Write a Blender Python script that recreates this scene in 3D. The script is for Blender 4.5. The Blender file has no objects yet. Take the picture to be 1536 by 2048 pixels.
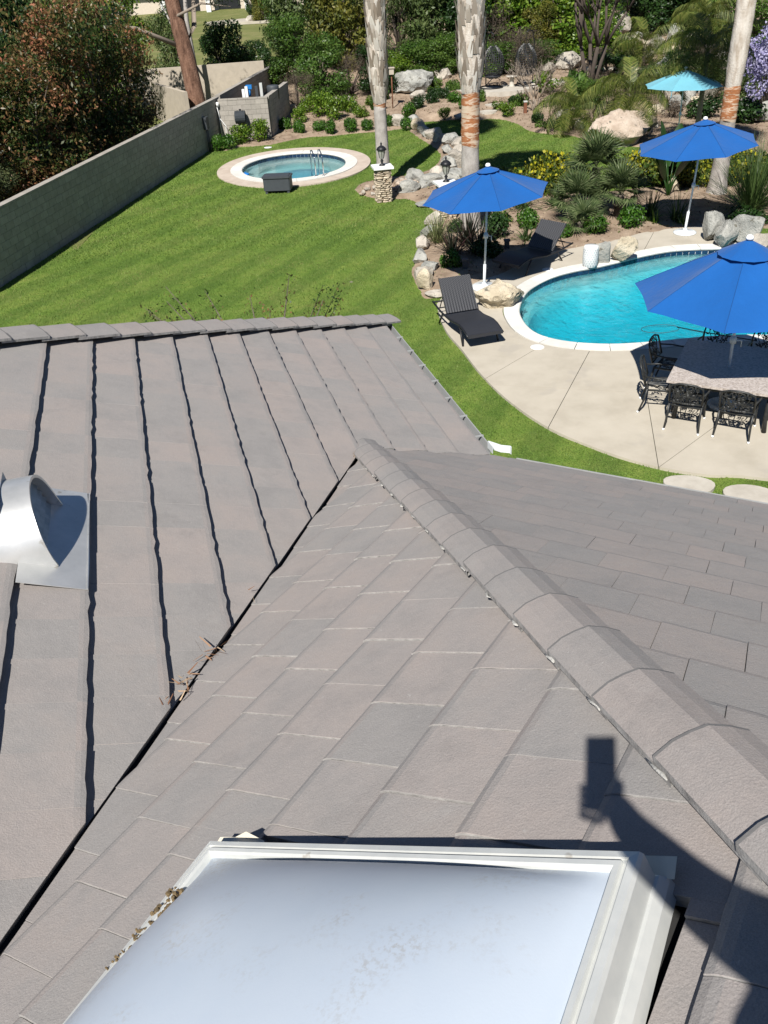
import bpy, bmesh, math, random
import numpy as np
from mathutils import Vector, Matrix, noise as mnoise
from mathutils.geometry import tessellate_polygon
R = math.radians
SC = bpy.context.scene
COL = SC.collection
rnd = random.Random(7)
nrg = np.random.default_rng(11)

# ---------------------------------------------------------------- camera, sky, sun, exposure
cam = bpy.data.objects.new('camera', bpy.data.cameras.new('camera'))
COL.objects.link(cam)
cam.data.sensor_fit = 'VERTICAL'; cam.data.sensor_height = 24.0
cam.data.lens = 24.0 * 1702.43 / 2048
cam.data.clip_start = 0.02; cam.data.clip_end = 1500
cam.matrix_world = Matrix(((0.998034, 0.062669, 0.0, 0.0), (-0.034514, 0.549653, -0.834679, 0.0),
                           (-0.052308, 0.833039, 0.550736, 6.8), (0, 0, 0, 1)))
SC.camera = cam
SUN_AZ, SUN_EL = R(19.2), R(47.9)           # direction the light travels (az from +y towards +x)
world = bpy.data.worlds.new('World'); SC.world = world; world.use_nodes = True
wn = world.node_tree
sky = wn.nodes.new('ShaderNodeTexSky'); sky.sky_type = 'NISHITA'; sky.sun_disc = False
sky.sun_elevation = SUN_EL; sky.sun_rotation = SUN_AZ + math.pi
sky.altitude = 900; sky.air_density = 0.8; sky.dust_density = 0.1; sky.ozone_density = 5.0
wn.links.new(sky.outputs[0], wn.nodes['Background'].inputs[0])
wn.nodes['Background'].inputs[1].default_value = 0.05
sl = bpy.data.lights.new('sun', 'SUN'); sl.energy = 5.0; sl.angle = R(0.53); sl.color = (1.0, 0.955, 0.89)
sun = bpy.data.objects.new('sun', sl); COL.objects.link(sun)
sdir = Vector((math.sin(SUN_AZ) * math.cos(SUN_EL), math.cos(SUN_AZ) * math.cos(SUN_EL), -math.sin(SUN_EL)))
sun.rotation_euler = sdir.to_track_quat('-Z', 'Y').to_euler()
SC.view_settings.view_transform = 'Standard'; SC.view_settings.look = 'None'
SC.view_settings.exposure = 0.58; SC.view_settings.gamma = 1.0
SC.render.engine = 'CYCLES'
SC.cycles.max_bounces = 7; SC.cycles.transparent_max_bounces = 16; SC.cycles.caustics_reflective = False; SC.cycles.caustics_refractive = False

# ---------------------------------------------------------------- helpers
class MB:
    def __init__(s): s.v = []; s.f = []; s.m = []; s.sm = []; s.mi = 0; s.xf = None
    def add(s, vs, fs, smooth=False):
        b = len(s.v)
        if s.xf is not None: vs = [tuple(s.xf @ Vector(p)) for p in vs]
        s.v += [tuple(p) for p in vs]; s.f += [tuple(i + b for i in f) for f in fs]
        s.m += [s.mi] * len(fs); s.sm += [smooth] * len(fs)
    def box(s, c, d, rot=None):
        x, y, z = d[0] / 2, d[1] / 2, d[2] / 2
        vs = [Vector(p) for p in ((-x,-y,-z),(x,-y,-z),(x,y,-z),(-x,y,-z),(-x,-y,z),(x,-y,z),(x,y,z),(-x,y,z))]
        if rot is not None: vs = [rot @ p for p in vs]
        s.add([p + Vector(c) for p in vs], [(3,2,1,0),(4,5,6,7),(0,1,5,4),(1,2,6,5),(2,3,7,6),(3,0,4,7)])
    def tube(s, pts, r, n=8, cap=True, flat=1.0):
        pts = [Vector(p) for p in pts]; rs = r if isinstance(r, (list, tuple)) else [r] * len(pts)
        vs = []; fs = []
        for i, p in enumerate(pts):
            t = (pts[min(i + 1, len(pts) - 1)] - pts[max(i - 1, 0)]).normalized()
            a = Vector((0, 0, 1)) if abs(t.z) < .9 else Vector((1, 0, 0))
            u = t.cross(a).normalized(); w = u.cross(t)
            for k in range(n):
                q = 2 * math.pi * k / n
                vs.append(p + u * math.cos(q) * rs[i] + w * math.sin(q) * rs[i] * flat)
        for i in range(len(pts) - 1):
            for k in range(n):
                fs.append((i*n+k, i*n+(k+1) % n, (i+1)*n+(k+1) % n, (i+1)*n+k))
        if cap: fs += [tuple(range(n))[::-1], tuple(range((len(pts)-1)*n, len(pts)*n))]
        s.add(vs, fs, n > 5)
    def lathe(s, prof, n=20, c=(0, 0, 0), cap=True):
        vs = []; fs = []
        for r, z in prof:
            for k in range(n):
                q = 2 * math.pi * k / n; vs.append((c[0] + r * math.cos(q), c[1] + r * math.sin(q), c[2] + z))
        m = len(prof)
        for i in range(m - 1):
            for k in range(n): fs.append((i*n+k, i*n+(k+1) % n, (i+1)*n+(k+1) % n, (i+1)*n+k))
        if cap: fs += [tuple(range(n))[::-1], tuple(range((m-1)*n, m*n))]
        s.add(vs, fs, True)
    def prism(s, poly, z0, z1):
        n = len(poly); a = sum(poly[i][0]*poly[(i+1) % n][1] - poly[(i+1) % n][0]*poly[i][1] for i in range(n))
        if a < 0: poly = list(poly)[::-1]
        vs = [(p[0], p[1], z0) for p in poly] + [(p[0], p[1], z1) for p in poly]
        fs = [(i, (i+1) % n, n+(i+1) % n, n+i) for i in range(n)]
        for t in tessellate_polygon([[Vector((p[0], p[1], 0)) for p in poly]]):
            (ax, ay), (bx, by), (qx, qy) = ((poly[i][0], poly[i][1]) for i in t)
            if (bx-ax)*(qy-ay) - (by-ay)*(qx-ax) < 0: t = tuple(t)[::-1]
            fs += [tuple(i + n for i in t), tuple(t)[::-1]]
        s.add(vs, fs)
    def build(s, name, mat, parent=None, loc=None, sharp=None):
        me = bpy.data.meshes.new(name); me.from_pydata(s.v, [], s.f)
        for mm in (mat if isinstance(mat, (list, tuple)) else [mat]): me.materials.append(mm)
        me.polygons.foreach_set('material_index', s.m); me.polygons.foreach_set('use_smooth', s.sm)
        me.update()
        if sharp: me.polygons.foreach_set('use_smooth', [True]*len(s.f)); me.set_sharp_from_angle(angle=R(sharp))
        return mobj(name, me, parent, loc)
def mobj(name, me, parent=None, loc=None):
    o = bpy.data.objects.new(name, me); COL.objects.link(o)
    if parent is not None: o.parent = parent
    if loc is not None: o.location = loc
    return o
def fast(name, V, F, mat, smooth=False):
    V = np.asarray(V, np.float32); F = np.asarray(F, np.int32); k = F.shape[1]
    me = bpy.data.meshes.new(name)
    me.vertices.add(len(V)); me.vertices.foreach_set('co', V.ravel())
    me.loops.add(F.size); me.loops.foreach_set('vertex_index', F.ravel())
    me.polygons.add(len(F)); me.polygons.foreach_set('loop_start', np.arange(0, F.size, k, dtype=np.int32))
    if smooth: me.polygons.foreach_set('use_smooth', np.ones(len(F), bool))
    for mm in (mat if isinstance(mat, (list, tuple)) else [mat]): me.materials.append(mm)
    me.update(calc_edges=True)
    return me
def tag(o, label=None, cat=None, group=None, kind=None):
    if label: o['label'] = label
    if cat: o['category'] = cat
    if group: o['group'] = group
    if kind: o['kind'] = kind
    return o
def thing(name, label, cat, loc=(0, 0, 0), rz=0, group=None):
    o = bpy.data.objects.new(name, None); COL.objects.link(o); o.location = loc; o.rotation_euler = (0, 0, rz)
    o.empty_display_size = .1
    return tag(o, label, cat, group)
def dup(o, parent=None, loc=None, rz=None, label=None, scale=None):
    c = o.copy(); COL.objects.link(c)
    if parent is not None: c.parent = parent
    if loc is not None: c.location = loc
    if rz is not None: c.rotation_euler = (0, 0, rz)
    if scale is not None: c.scale = scale if isinstance(scale, (tuple, list)) else (scale,) * 3
    if label: c['label'] = label
    for ch in list(o.children): dup(ch, c)
    return c
def closed(pts, step=.15):
    pts = [Vector((p[0], p[1])) for p in pts]; n = len(pts); out = []
    for i in range(n):
        a, b, c, d = pts[i-1], pts[i], pts[(i+1) % n], pts[(i+2) % n]
        m = max(1, int((c-b).length / step))
        for k in range(m):
            t = k / m
            out.append(.5*((2*b) + (-a+c)*t + (2*a-5*b+4*c-d)*t*t + (-a+3*b-3*c+d)*t**3))
    return out
def opened(pts, step=.2):
    pts = [Vector((p[0], p[1])) for p in pts]; n = len(pts); out = []
    for i in range(n-1):
        a, b, c, d = pts[max(i-1, 0)], pts[i], pts[i+1], pts[min(i+2, n-1)]
        m = max(1, int((c-b).length / step))
        for k in range(m):
            t = k / m
            out.append(.5*((2*b) + (-a+c)*t + (2*a-5*b+4*c-d)*t*t + (-a+3*b-3*c+d)*t**3))
    return out + [pts[-1]]
def inset(poly, d):
    n = len(poly); out = []
    a = sum(poly[i].x*poly[(i+1) % n].y - poly[(i+1) % n].x*poly[i].y for i in range(n)); sg = 1 if a > 0 else -1
    for i in range(n):
        t = (poly[(i+1) % n] - poly[i-1]).normalized(); out.append(poly[i] + Vector((-t.y, t.x)) * d * sg)
    return out
def inside(poly, X, Y):
    P = np.array([(p[0], p[1]) for p in poly]); res = np.zeros(np.shape(X), bool)
    x1, y1 = P[:, 0], P[:, 1]; x2, y2 = np.roll(x1, -1), np.roll(y1, -1)
    for a, b, c, d in zip(x1, y1, x2, y2):
        if b == d: continue
        k = ((b > Y) != (d > Y)) & (X < (c - a) * (Y - b) / (d - b) + a); res ^= k
    return res
def sdist(poly, X, Y):
    P = np.array([(p[0], p[1]) for p in poly]); D = np.full(np.shape(X), 1e9)
    for i in range(len(P)):
        a, b = P[i-1], P[i]; e = b - a; L = max(e @ e, 1e-9)
        t = np.clip(((X-a[0])*e[0] + (Y-a[1])*e[1]) / L, 0, 1)
        D = np.minimum(D, np.hypot(X-a[0]-t*e[0], Y-a[1]-t*e[1]))
    return np.where(inside(poly, X, Y), D, -D)
def wob(X, Y, s, seed=0):
    return (np.sin(X*s*1.3+seed)*np.cos(Y*s*1.1+seed*2.3) + .6*np.sin(X*s*2.9+1.7*Y*s+seed*.7) + .4*np.cos(5.1*s*Y-3.3*s*X+seed)) / 2

# ---------------------------------------------------------------- materials
def newmat(name):
    m = bpy.data.materials.new(name); m.use_nodes = True
    nt = m.node_tree; b = nt.nodes['Principled BSDF']
    return m, nt, b
def ramp(nt, fac, stops):
    r = nt.nodes.new('ShaderNodeValToRGB'); e = r.color_ramp.elements
    while len(e) < len(stops): e.new(.5)
    for i, (p, c) in enumerate(stops): e[i].position = p; e[i].color = (*c, 1)
    nt.links.new(fac, r.inputs[0]); return r.outputs[0]
def noisen(nt, vec, scale, detail=5, rough=.6, stretch=None):
    n = nt.nodes.new('ShaderNodeTexNoise'); n.inputs['Scale'].default_value = scale
    n.inputs['Detail'].default_value = detail; n.inputs['Roughness'].default_value = rough
    if stretch:
        mp = nt.nodes.new('ShaderNodeMapping'); mp.inputs['Scale'].default_value = stretch[0]; mp.inputs['Rotation'].default_value = stretch[1]
        nt.links.new(vec, mp.inputs[0]); vec = mp.outputs[0]
    nt.links.new(vec, n.inputs['Vector']); return n.outputs['Fac']
def math_(nt, op, a, b=None):
    m = nt.nodes.new('ShaderNodeMath'); m.operation = op
    for i, x in enumerate((a, b)):
        if x is None: continue
        if isinstance(x, (int, float)): m.inputs[i].default_value = x
        else: nt.links.new(x, m.inputs[i])
    return m.outputs[0]
def mixc(nt, fac, a, b, mode='MIX'):
    m = nt.nodes.new('ShaderNodeMix'); m.data_type = 'RGBA'; m.blend_type = mode
    for i, x in ((0, fac), (6, a), (7, b)):
        if isinstance(x, (int, float)): m.inputs[i].default_value = x
        elif isinstance(x, tuple): m.inputs[i].default_value = (*x, 1)
        else: nt.links.new(x, m.inputs[i])
    return m.outputs[2]
def randv(nt):
    oi = nt.nodes.new('ShaderNodeObjectInfo'); ge = nt.nodes.new('ShaderNodeNewGeometry')
    return math_(nt, 'FRACT', math_(nt, 'ADD', oi.outputs['Random'], ge.outputs['Random Per Island']))
def bumpn(nt, b, h, strength, dist):
    n = nt.nodes.new('ShaderNodeBump'); n.inputs['Strength'].default_value = strength; n.inputs['Distance'].default_value = dist
    nt.links.new(h, n.inputs['Height']); nt.links.new(n.outputs[0], b.inputs['Normal'])
def mat(name, stops, scale=3, rough=.85, bump=.4, bscale=80, bdist=.004, var=.0, metal=0, spots=None, stretch=None, spec=.35, detail=6):
    """noise-coloured surface: stops = colour or list of (pos, colour)"""
    m, nt, b = newmat(name)
    g = nt.nodes.new('ShaderNodeNewGeometry'); P = g.outputs['Position']
    if isinstance(stops, tuple): stops = [(.3, tuple(c*.9 for c in stops)), (.7, tuple(min(1, c*1.08) for c in stops))]
    c = ramp(nt, noisen(nt, P, scale, detail, .62, stretch), stops)
    if spots:
        sc_, thr, colr = spots
        f = ramp(nt, noisen(nt, P, sc_, 3, .6), [(thr, (0, 0, 0)), (min(1, thr+.06), (1, 1, 1))])
        c = mixc(nt, f, c, colr)
    if var:
        k = math_(nt, 'ADD', math_(nt, 'MULTIPLY', randv(nt), 2*var), 1-var)
        cb = nt.nodes.new('ShaderNodeCombineColor')
        for i in range(3): nt.links.new(k, cb.inputs[i])
        c = mixc(nt, 1.0, c, cb.outputs[0], 'MULTIPLY')
    nt.links.new(c, b.inputs['Base Color'])
    b.inputs['Roughness'].default_value = rough; b.inputs['Metallic'].default_value = metal
    b.inputs['Specular IOR Level'].default_value = spec
    if bump: bumpn(nt, b, noisen(nt, P, bscale, 5, .65), bump, bdist)
    return m
def leafmat(name, cols, trans=.25, rough=.5, clump=None):
    m, nt, b = newmat(name)
    g = nt.nodes.new('ShaderNodeNewGeometry')
    n = len(cols); st = [((i+.5)/n, c) for i, c in enumerate(cols)]
    f = g.outputs['Random Per Island']
    if clump:
        f = math_(nt, 'ADD', math_(nt, 'MULTIPLY', f, .45), math_(nt, 'MULTIPLY', ramp(nt, noisen(nt, g.outputs['Position'], clump, 3), [(.33, (0, 0, 0)), (.67, (1, 1, 1))]), .55))
    c = ramp(nt, f, st)
    nt.links.new(c, b.inputs['Base Color']); b.inputs['Roughness'].default_value = rough; b.inputs['Specular IOR Level'].default_value = .3
    t = nt.nodes.new('ShaderNodeBsdfTranslucent'); nt.links.new(c, t.inputs[0])
    mx = nt.nodes.new('ShaderNodeMixShader'); mx.inputs[0].default_value = trans
    nt.links.new(b.outputs[0], mx.inputs[1]); nt.links.new(t.outputs[0], mx.inputs[2])
    nt.links.new(mx.outputs[0], nt.nodes['Material Output'].inputs[0])
    return m
M = {}
def tilemat(name, base):
    m, nt, b = newmat(name)
    g = nt.nodes.new('ShaderNodeNewGeometry'); P = g.outputs['Position']
    r = randv(nt)
    red = ramp(nt, math_(nt, 'ADD', math_(nt, 'MULTIPLY', noisen(nt, P, 1.6, 6, .7), .75), math_(nt, 'MULTIPLY', r, .35)), [(.40, (0, 0, 0)), (.9, (.75, .75, .75))])
    c = mixc(nt, red, base, (base[0]*1.08, base[1]*.95, base[2]*.90))
    st = ramp(nt, noisen(nt, P, 3.2, 8, .72, ((1, 1, 1), (0, 0, 0))), [(.3, (.88, .885, .89)), (.5, (1, 1, 1)), (.72, (1.06, 1.05, 1.035))])
    c = mixc(nt, 1.0, c, st, 'MULTIPLY')
    k = math_(nt, 'ADD', math_(nt, 'MULTIPLY', r, .10), .95)
    cb = nt.nodes.new('ShaderNodeCombineColor')
    for i in range(3): nt.links.new(k, cb.inputs[i])
    c = mixc(nt, 1.0, c, cb.outputs[0], 'MULTIPLY')
    sp = ramp(nt, noisen(nt, P, 55, 2, .5), [(.70, (0, 0, 0)), (.76, (1, 1, 1))])
    c = mixc(nt, math_(nt, 'MULTIPLY', sp, .35), c, (.42, .41, .39))
    lich = math_(nt, 'MULTIPLY', ramp(nt, noisen(nt, P, 7, 6, .75), [(.58, (0, 0, 0)), (.72, (1, 1, 1))]), .22)
    c = mixc(nt, lich, c, (.36, .35, .33))
    run = math_(nt, 'MULTIPLY', ramp(nt, noisen(nt, P, 2.3, 7, .75), [(.56, (0, 0, 0)), (.74, (1, 1, 1))]), .3)
    c = mixc(nt, run, c, (.16, .148, .142))
    gr = ramp(nt, noisen(nt, P, 330, 2, .5), [(.3, (.84, .84, .84)), (.7, (1.1, 1.1, 1.1))])
    c = mixc(nt, 1.0, c, gr, 'MULTIPLY')
    nt.links.new(c, b.inputs['Base Color']); b.inputs['Roughness'].default_value = .8; b.inputs['Specular IOR Level'].default_value = .3
    h = math_(nt, 'ADD', noisen(nt, P, 150, 3, .6), math_(nt, 'MULTIPLY', noisen(nt, P, 28, 3, .5), .8))
    bumpn(nt, b, h, .42, .004)
    return m
M['tile'] = tilemat('roof tile slurry', (.285, .272, .262))
M['tileside'] = mat('tile edge concrete', [(.3, (.16, .155, .15)), (.7, (.40, .39, .375))], 25, .95, .6, 120, .004)
M['lapgap'] = mat('painted lap gap', (.15, .147, .145), 30, .95, .5, 90, .003)  # dark colour painted in for the shaded gap line at cap laps
M['mortar'] = mat('mortar', [(.3, (.3, .3, .28)), (.7, (.52, .51, .48))], 30, .95, .8, 90, .006)
M['under'] = mat('underlayment felt', (.03, .03, .03), 5, .95)
M['alu'] = mat('mill aluminium', [(.3, (.54, .56, .55)), (.7, (.66, .67, .64))], 9, .45, .15, 40, .002, metal=.25, spots=(14, .68, (.42, .40, .36)))
M['galv'] = mat('galvanised steel', [(.3, (.56, .57, .56)), (.7, (.74, .74, .72))], 5, .36, .2, 9, .004, metal=.6, spots=(11, .66, (.45, .43, .38)))
M['slat'] = mat('weathered vent slat', [(.35, (.24, .3, .36)), (.7, (.4, .46, .52))], 14, .5, .1, metal=.4)
M['cream'] = mat('cream flashing', (.62, .58, .48), 12, .5, .1)
M['stucco'] = mat('house stucco', (.55, .48, .4), 4, .9, .5, 60, .004)
M['gutter'] = mat('gutter paint', (.3, .31, .31), 6, .5, .1)
M['white'] = mat('white paint', (.76, .77, .76), 4, .45, .05)
M['whitemetal'] = mat('white powder coat', (.66, .7, .72), 4, .4, .05)
M['black'] = mat('black metal', (.014, .015, .018), 6, .45, .1)
M['chair'] = mat('dark cast aluminium', [(.3, (.022, .024, .026)), (.7, (.05, .052, .05))], 18, .42, .3, 90, .002, metal=.3)
M['chairseat'] = M['chair']
M['wicker'] = None
M['granite'] = mat('speckled granite', [(.3, (.26, .22, .19)), (.5, (.42, .37, .33)), (.7, (.55, .5, .46))], 26, .35, .05, spots=(60, .62, (.1, .09, .09)))
M['concrete'] = mat('pale broom concrete', [(.25, (.36, .325, .262)), (.5, (.43, .392, .322)), (.78, (.48, .44, .365))], 1.5, .9, .35, 160, .002, spots=(.9, .62, (.385, .352, .295)), detail=10)
M['coping'] = mat('pale coping stone', [(.3, (.56, .55, .51)), (.7, (.66, .65, .61))], 5, .85, .2, 120, .002, var=.05)
M['spadeck'] = mat('pinkish spa deck', [(.3, (.40, .33, .27)), (.7, (.52, .45, .38))], 2.5, .9, .3, 120, .003, var=.05)
M['tilewl'] = mat('navy pool tile', [(.3, (.006, .018, .05)), (.7, (.016, .045, .1))], 9, .15, 0, var=.35, spec=.6)
M['grout'] = mat('grout', (.32, .38, .4), 9, .8)
M['plaster'] = mat('pool plaster', (.85, .94, .96), 3, .7, .1)
M['spaplaster'] = mat('spa plaster', (.64, .80, .82), 3, .7, .1)
M['block'] = mat('grey tan block', [(.25, (.27, .25, .22)), (.75, (.36, .335, .295))], 5, .95, .6, 70, .005, var=.09)
M['blockjoint'] = mat('block mortar', (.2, .185, .16), 6, .95)
M['nwall'] = mat('tan stucco wall', (.42, .37, .30), 4, .95, .3)
M['soil'] = mat('dry soil', [(.25, (.17, .118, .08)), (.5, (.28, .21, .15)), (.78, (.42, .33, .245))], 2.2, .97, .9, 30, .03, spots=(14, .66, (.10, .07, .05)), detail=9)
M['farsoil'] = mat('far ground', [(.3, (.13, .12, .06)), (.7, (.2, .16, .1))], .4, .97, .5, 4, .05)
ROCKS = [[(.25, (.20, .185, .155)), (.5, (.40, .365, .31)), (.75, (.54, .50, .43))],       # tan granite
         [(.25, (.17, .175, .165)), (.5, (.33, .33, .30)), (.75, (.48, .47, .43))],        # grey
         [(.25, (.28, .21, .16)), (.5, (.44, .36, .29)), (.75, (.55, .47, .39))],          # pinkish
         [(.25, (.30, .25, .17)), (.5, (.52, .45, .33)), (.75, (.64, .58, .46))]]          # golden
for i, s in enumerate(ROCKS): M['rock%d' % i] = mat('rock %d' % i, s, 2.6, .93, 1.0, 13, .06, var=.1, spots=(5, .62, (.16, .15, .12)), detail=12)
M['ledge'] = mat('ledgestone', [(.3, (.30, .24, .17)), (.7, (.52, .45, .35))], 9, .95, .8, 50, .01, var=.22)
M['flag'] = mat('flagstone', [(.3, (.36, .33, .28)), (.7, (.5, .47, .41))], 3, .95, .6, 40, .006)
M['wood'] = mat('grey bark', [(.3, (.06, .048, .038)), (.7, (.16, .135, .11))], 9, .95, .9, 30, .02, stretch=((1, 1, .15), (0, 0, 0)))
M['pinebark'] = mat('pine bark', [(.3, (.07, .035, .022)), (.55, (.19, .105, .07)), (.8, (.27, .17, .12))], 7, .95, 1, 16, .05, stretch=((1, 1, .25), (0, 0, 0)))
M['palesnag'] = mat('pale dry twig', (.24, .2, .16), 9, .95)
M['darktwig'] = mat('dark twig', (.07, .055, .045), 9, .95)
M['chrome'] = mat('chrome', (.75, .76, .78), 5, .12, 0, metal=1)
M['box'] = mat('slate resin', (.05, .057, .065), 6, .55, .2, 50, .003)
M['brown'] = mat('rust post', (.16, .065, .035), 9, .8)
M['bluepl'] = mat('blue plastic', (.02, .18, .5), 5, .4)
M['glass'] = mat('lantern glass', (.30, .31, .27), 9, .15, .0, spec=.6)
M['skin'] = mat('skin', (.42, .26, .19), 5, .6)
M['cloth'] = mat('dark jacket cloth', (.03, .035, .05), 9, .9)
M['pants'] = mat('denim cloth', (.04, .06, .11), 9, .9)

def watermat(name, col, dens, ripple):
    m, nt, b = newmat(name)
    nt.nodes.remove(b)
    g = nt.nodes.new('ShaderNodeNewGeometry'); P = g.outputs['Position']
    h = math_(nt, 'ADD', math_(nt, 'MULTIPLY', noisen(nt, P, 1.6, 2, .5), .6), math_(nt, 'MULTIPLY', noisen(nt, P, 6.5, 3, .6), .45))
    bp = nt.nodes.new('ShaderNodeBump'); bp.inputs['Strength'].default_value = ripple; bp.inputs['Distance'].default_value = .12
    nt.links.new(h, bp.inputs['Height'])
    tr = nt.nodes.new('ShaderNodeBsdfTransparent')
    rf = nt.nodes.new('ShaderNodeBsdfRefraction'); rf.inputs['IOR'].default_value = 1.33; rf.inputs['Roughness'].default_value = 0
    gl = nt.nodes.new('ShaderNodeBsdfGlossy'); gl.inputs['Roughness'].default_value = .02
    fr = nt.nodes.new('ShaderNodeFresnel'); fr.inputs['IOR'].default_value = 1.33
    for nd in (rf, gl, fr): nt.links.new(bp.outputs[0], nd.inputs['Normal'])
    m1 = nt.nodes.new('ShaderNodeMixShader'); m1.inputs[0].default_value = .45
    nt.links.new(tr.outputs[0], m1.inputs[1]); nt.links.new(rf.outputs[0], m1.inputs[2])
    mx = nt.nodes.new('ShaderNodeMixShader'); nt.links.new(fr.outputs[0], mx.inputs[0])
    nt.links.new(m1.outputs[0], mx.inputs[1]); nt.links.new(gl.outputs[0], mx.inputs[2])
    nt.links.new(mx.outputs[0], nt.nodes['Material Output'].inputs['Surface'])
    va = nt.nodes.new('ShaderNodeVolumeAbsorption'); va.inputs[0].default_value = (*col, 1); va.inputs[1].default_value = dens
    nt.links.new(va.outputs[0], nt.nodes['Material Output'].inputs['Volume'])
    return m
M['water'] = watermat('pool water', (.0, .915, .985), 1.15, .55)
M['spawater'] = watermat('spa water', (.2, .90, .95), .30, .12)

def fabric(name, col, tr=.12):
    m, nt, b = newmat(name)
    g = nt.nodes.new('ShaderNodeNewGeometry')
    c = ramp(nt, noisen(nt, g.outputs['Position'], 1.5, 4), [(.3, tuple(v*.93 for v in col)), (.7, tuple(v*1.06 for v in col))])
    nt.links.new(c, b.inputs['Base Color']); b.inputs['Roughness'].default_value = .75; b.inputs['Specular IOR Level'].default_value = .25
    b.inputs['Sheen Weight'].default_value = .2
    bumpn(nt, b, noisen(nt, g.outputs['Position'], 4.5, 4), .5, .035)
    t = nt.nodes.new('ShaderNodeBsdfTranslucent'); nt.links.new(c, t.inputs[0])
    mx = nt.nodes.new('ShaderNodeMixShader'); mx.inputs[0].default_value = tr
    nt.links.new(b.outputs[0], mx.inputs[1]); nt.links.new(t.outputs[0], mx.inputs[2])
    nt.links.new(mx.outputs[0], nt.nodes['Material Output'].inputs[0])
    return m
M['blue'] = fabric('royal blue canvas', (.0035, .092, .34))
M['blueseam'] = mat('blue seam thread', (.004, .055, .2), 9, .8)
M['cyan'] = fabric('faded turquoise canvas', (.15, .42, .52))

def wicker():
    m, nt, b = newmat('charcoal wicker')
    tc = nt.nodes.new('ShaderNodeTexCoord')
    ck = nt.nodes.new('ShaderNodeTexChecker'); ck.inputs['Scale'].default_value = 42
    mp = nt.nodes.new('ShaderNodeMapping'); mp.inputs['Scale'].default_value = (1, .8, .8)
    nt.links.new(tc.outputs['Object'], mp.inputs[0]); nt.links.new(mp.outputs[0], ck.inputs[0])
    ck.inputs[1].default_value = (.016, .017, .02, 1); ck.inputs[2].default_value = (.075, .077, .083, 1)
    nt.links.new(ck.outputs[0], b.inputs['Base Color']); b.inputs['Roughness'].default_value = .42
    bumpn(nt, b, ck.outputs['Fac'], .5, .004)
    return m
M['wicker'] = wicker()
M['mesh'] = mat('charcoal sling', (.026, .028, .034), 20, .55, .3, 200, .002)

def lawnmat():
    m, nt, b = newmat('mown lawn')
    g = nt.nodes.new('ShaderNodeNewGeometry'); P = g.outputs['Position']
    big = noisen(nt, P, .35, 5, .6); mid = noisen(nt, P, 3.0, 6, .7); fine = noisen(nt, P, 45, 3, .6)
    c = ramp(nt, math_(nt, 'ADD', math_(nt, 'MULTIPLY', big, .45), math_(nt, 'MULTIPLY', mid, .55)),
             [(.28, (.075, .138, .024)), (.45, (.125, .21, .038)), (.60, (.185, .252, .058)), (.70, (.22, .215, .07))])
    w = nt.nodes.new('ShaderNodeTexWave'); w.inputs['Scale'].default_value = .28; w.inputs['Distortion'].default_value = .6; w.bands_direction = 'X'
    mp = nt.nodes.new('ShaderNodeMapping'); mp.inputs['Rotation'].default_value = (0, 0, R(28))
    nt.links.new(P, mp.inputs[0]); nt.links.new(mp.outputs[0], w.inputs[0])
    c = mixc(nt, 1.0, c, ramp(nt, w.outputs['Fac'], [(.3, (.83, .86, .83)), (.7, (1.12, 1.10, 1.04))]), 'MULTIPLY')
    c = mixc(nt, 1.0, c, ramp(nt, fine, [(.3, (.6, .65, .6)), (.7, (1.35, 1.3, 1.2))]), 'MULTIPLY')
    nt.links.new(c, b.inputs['Base Color']); b.inputs['Roughness'].default_value = .8; b.inputs['Specular IOR Level'].default_value = .2
    bumpn(nt, b, fine, 1.0, .05)
    return m
M['lawn'] = lawnmat()
M['farlawn'] = mat('dry far lawn', [(.3, (.1, .12, .03)), (.55, (.15, .16, .05)), (.75, (.22, .19, .085))], .5, .95, .6, 20, .04)
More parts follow.
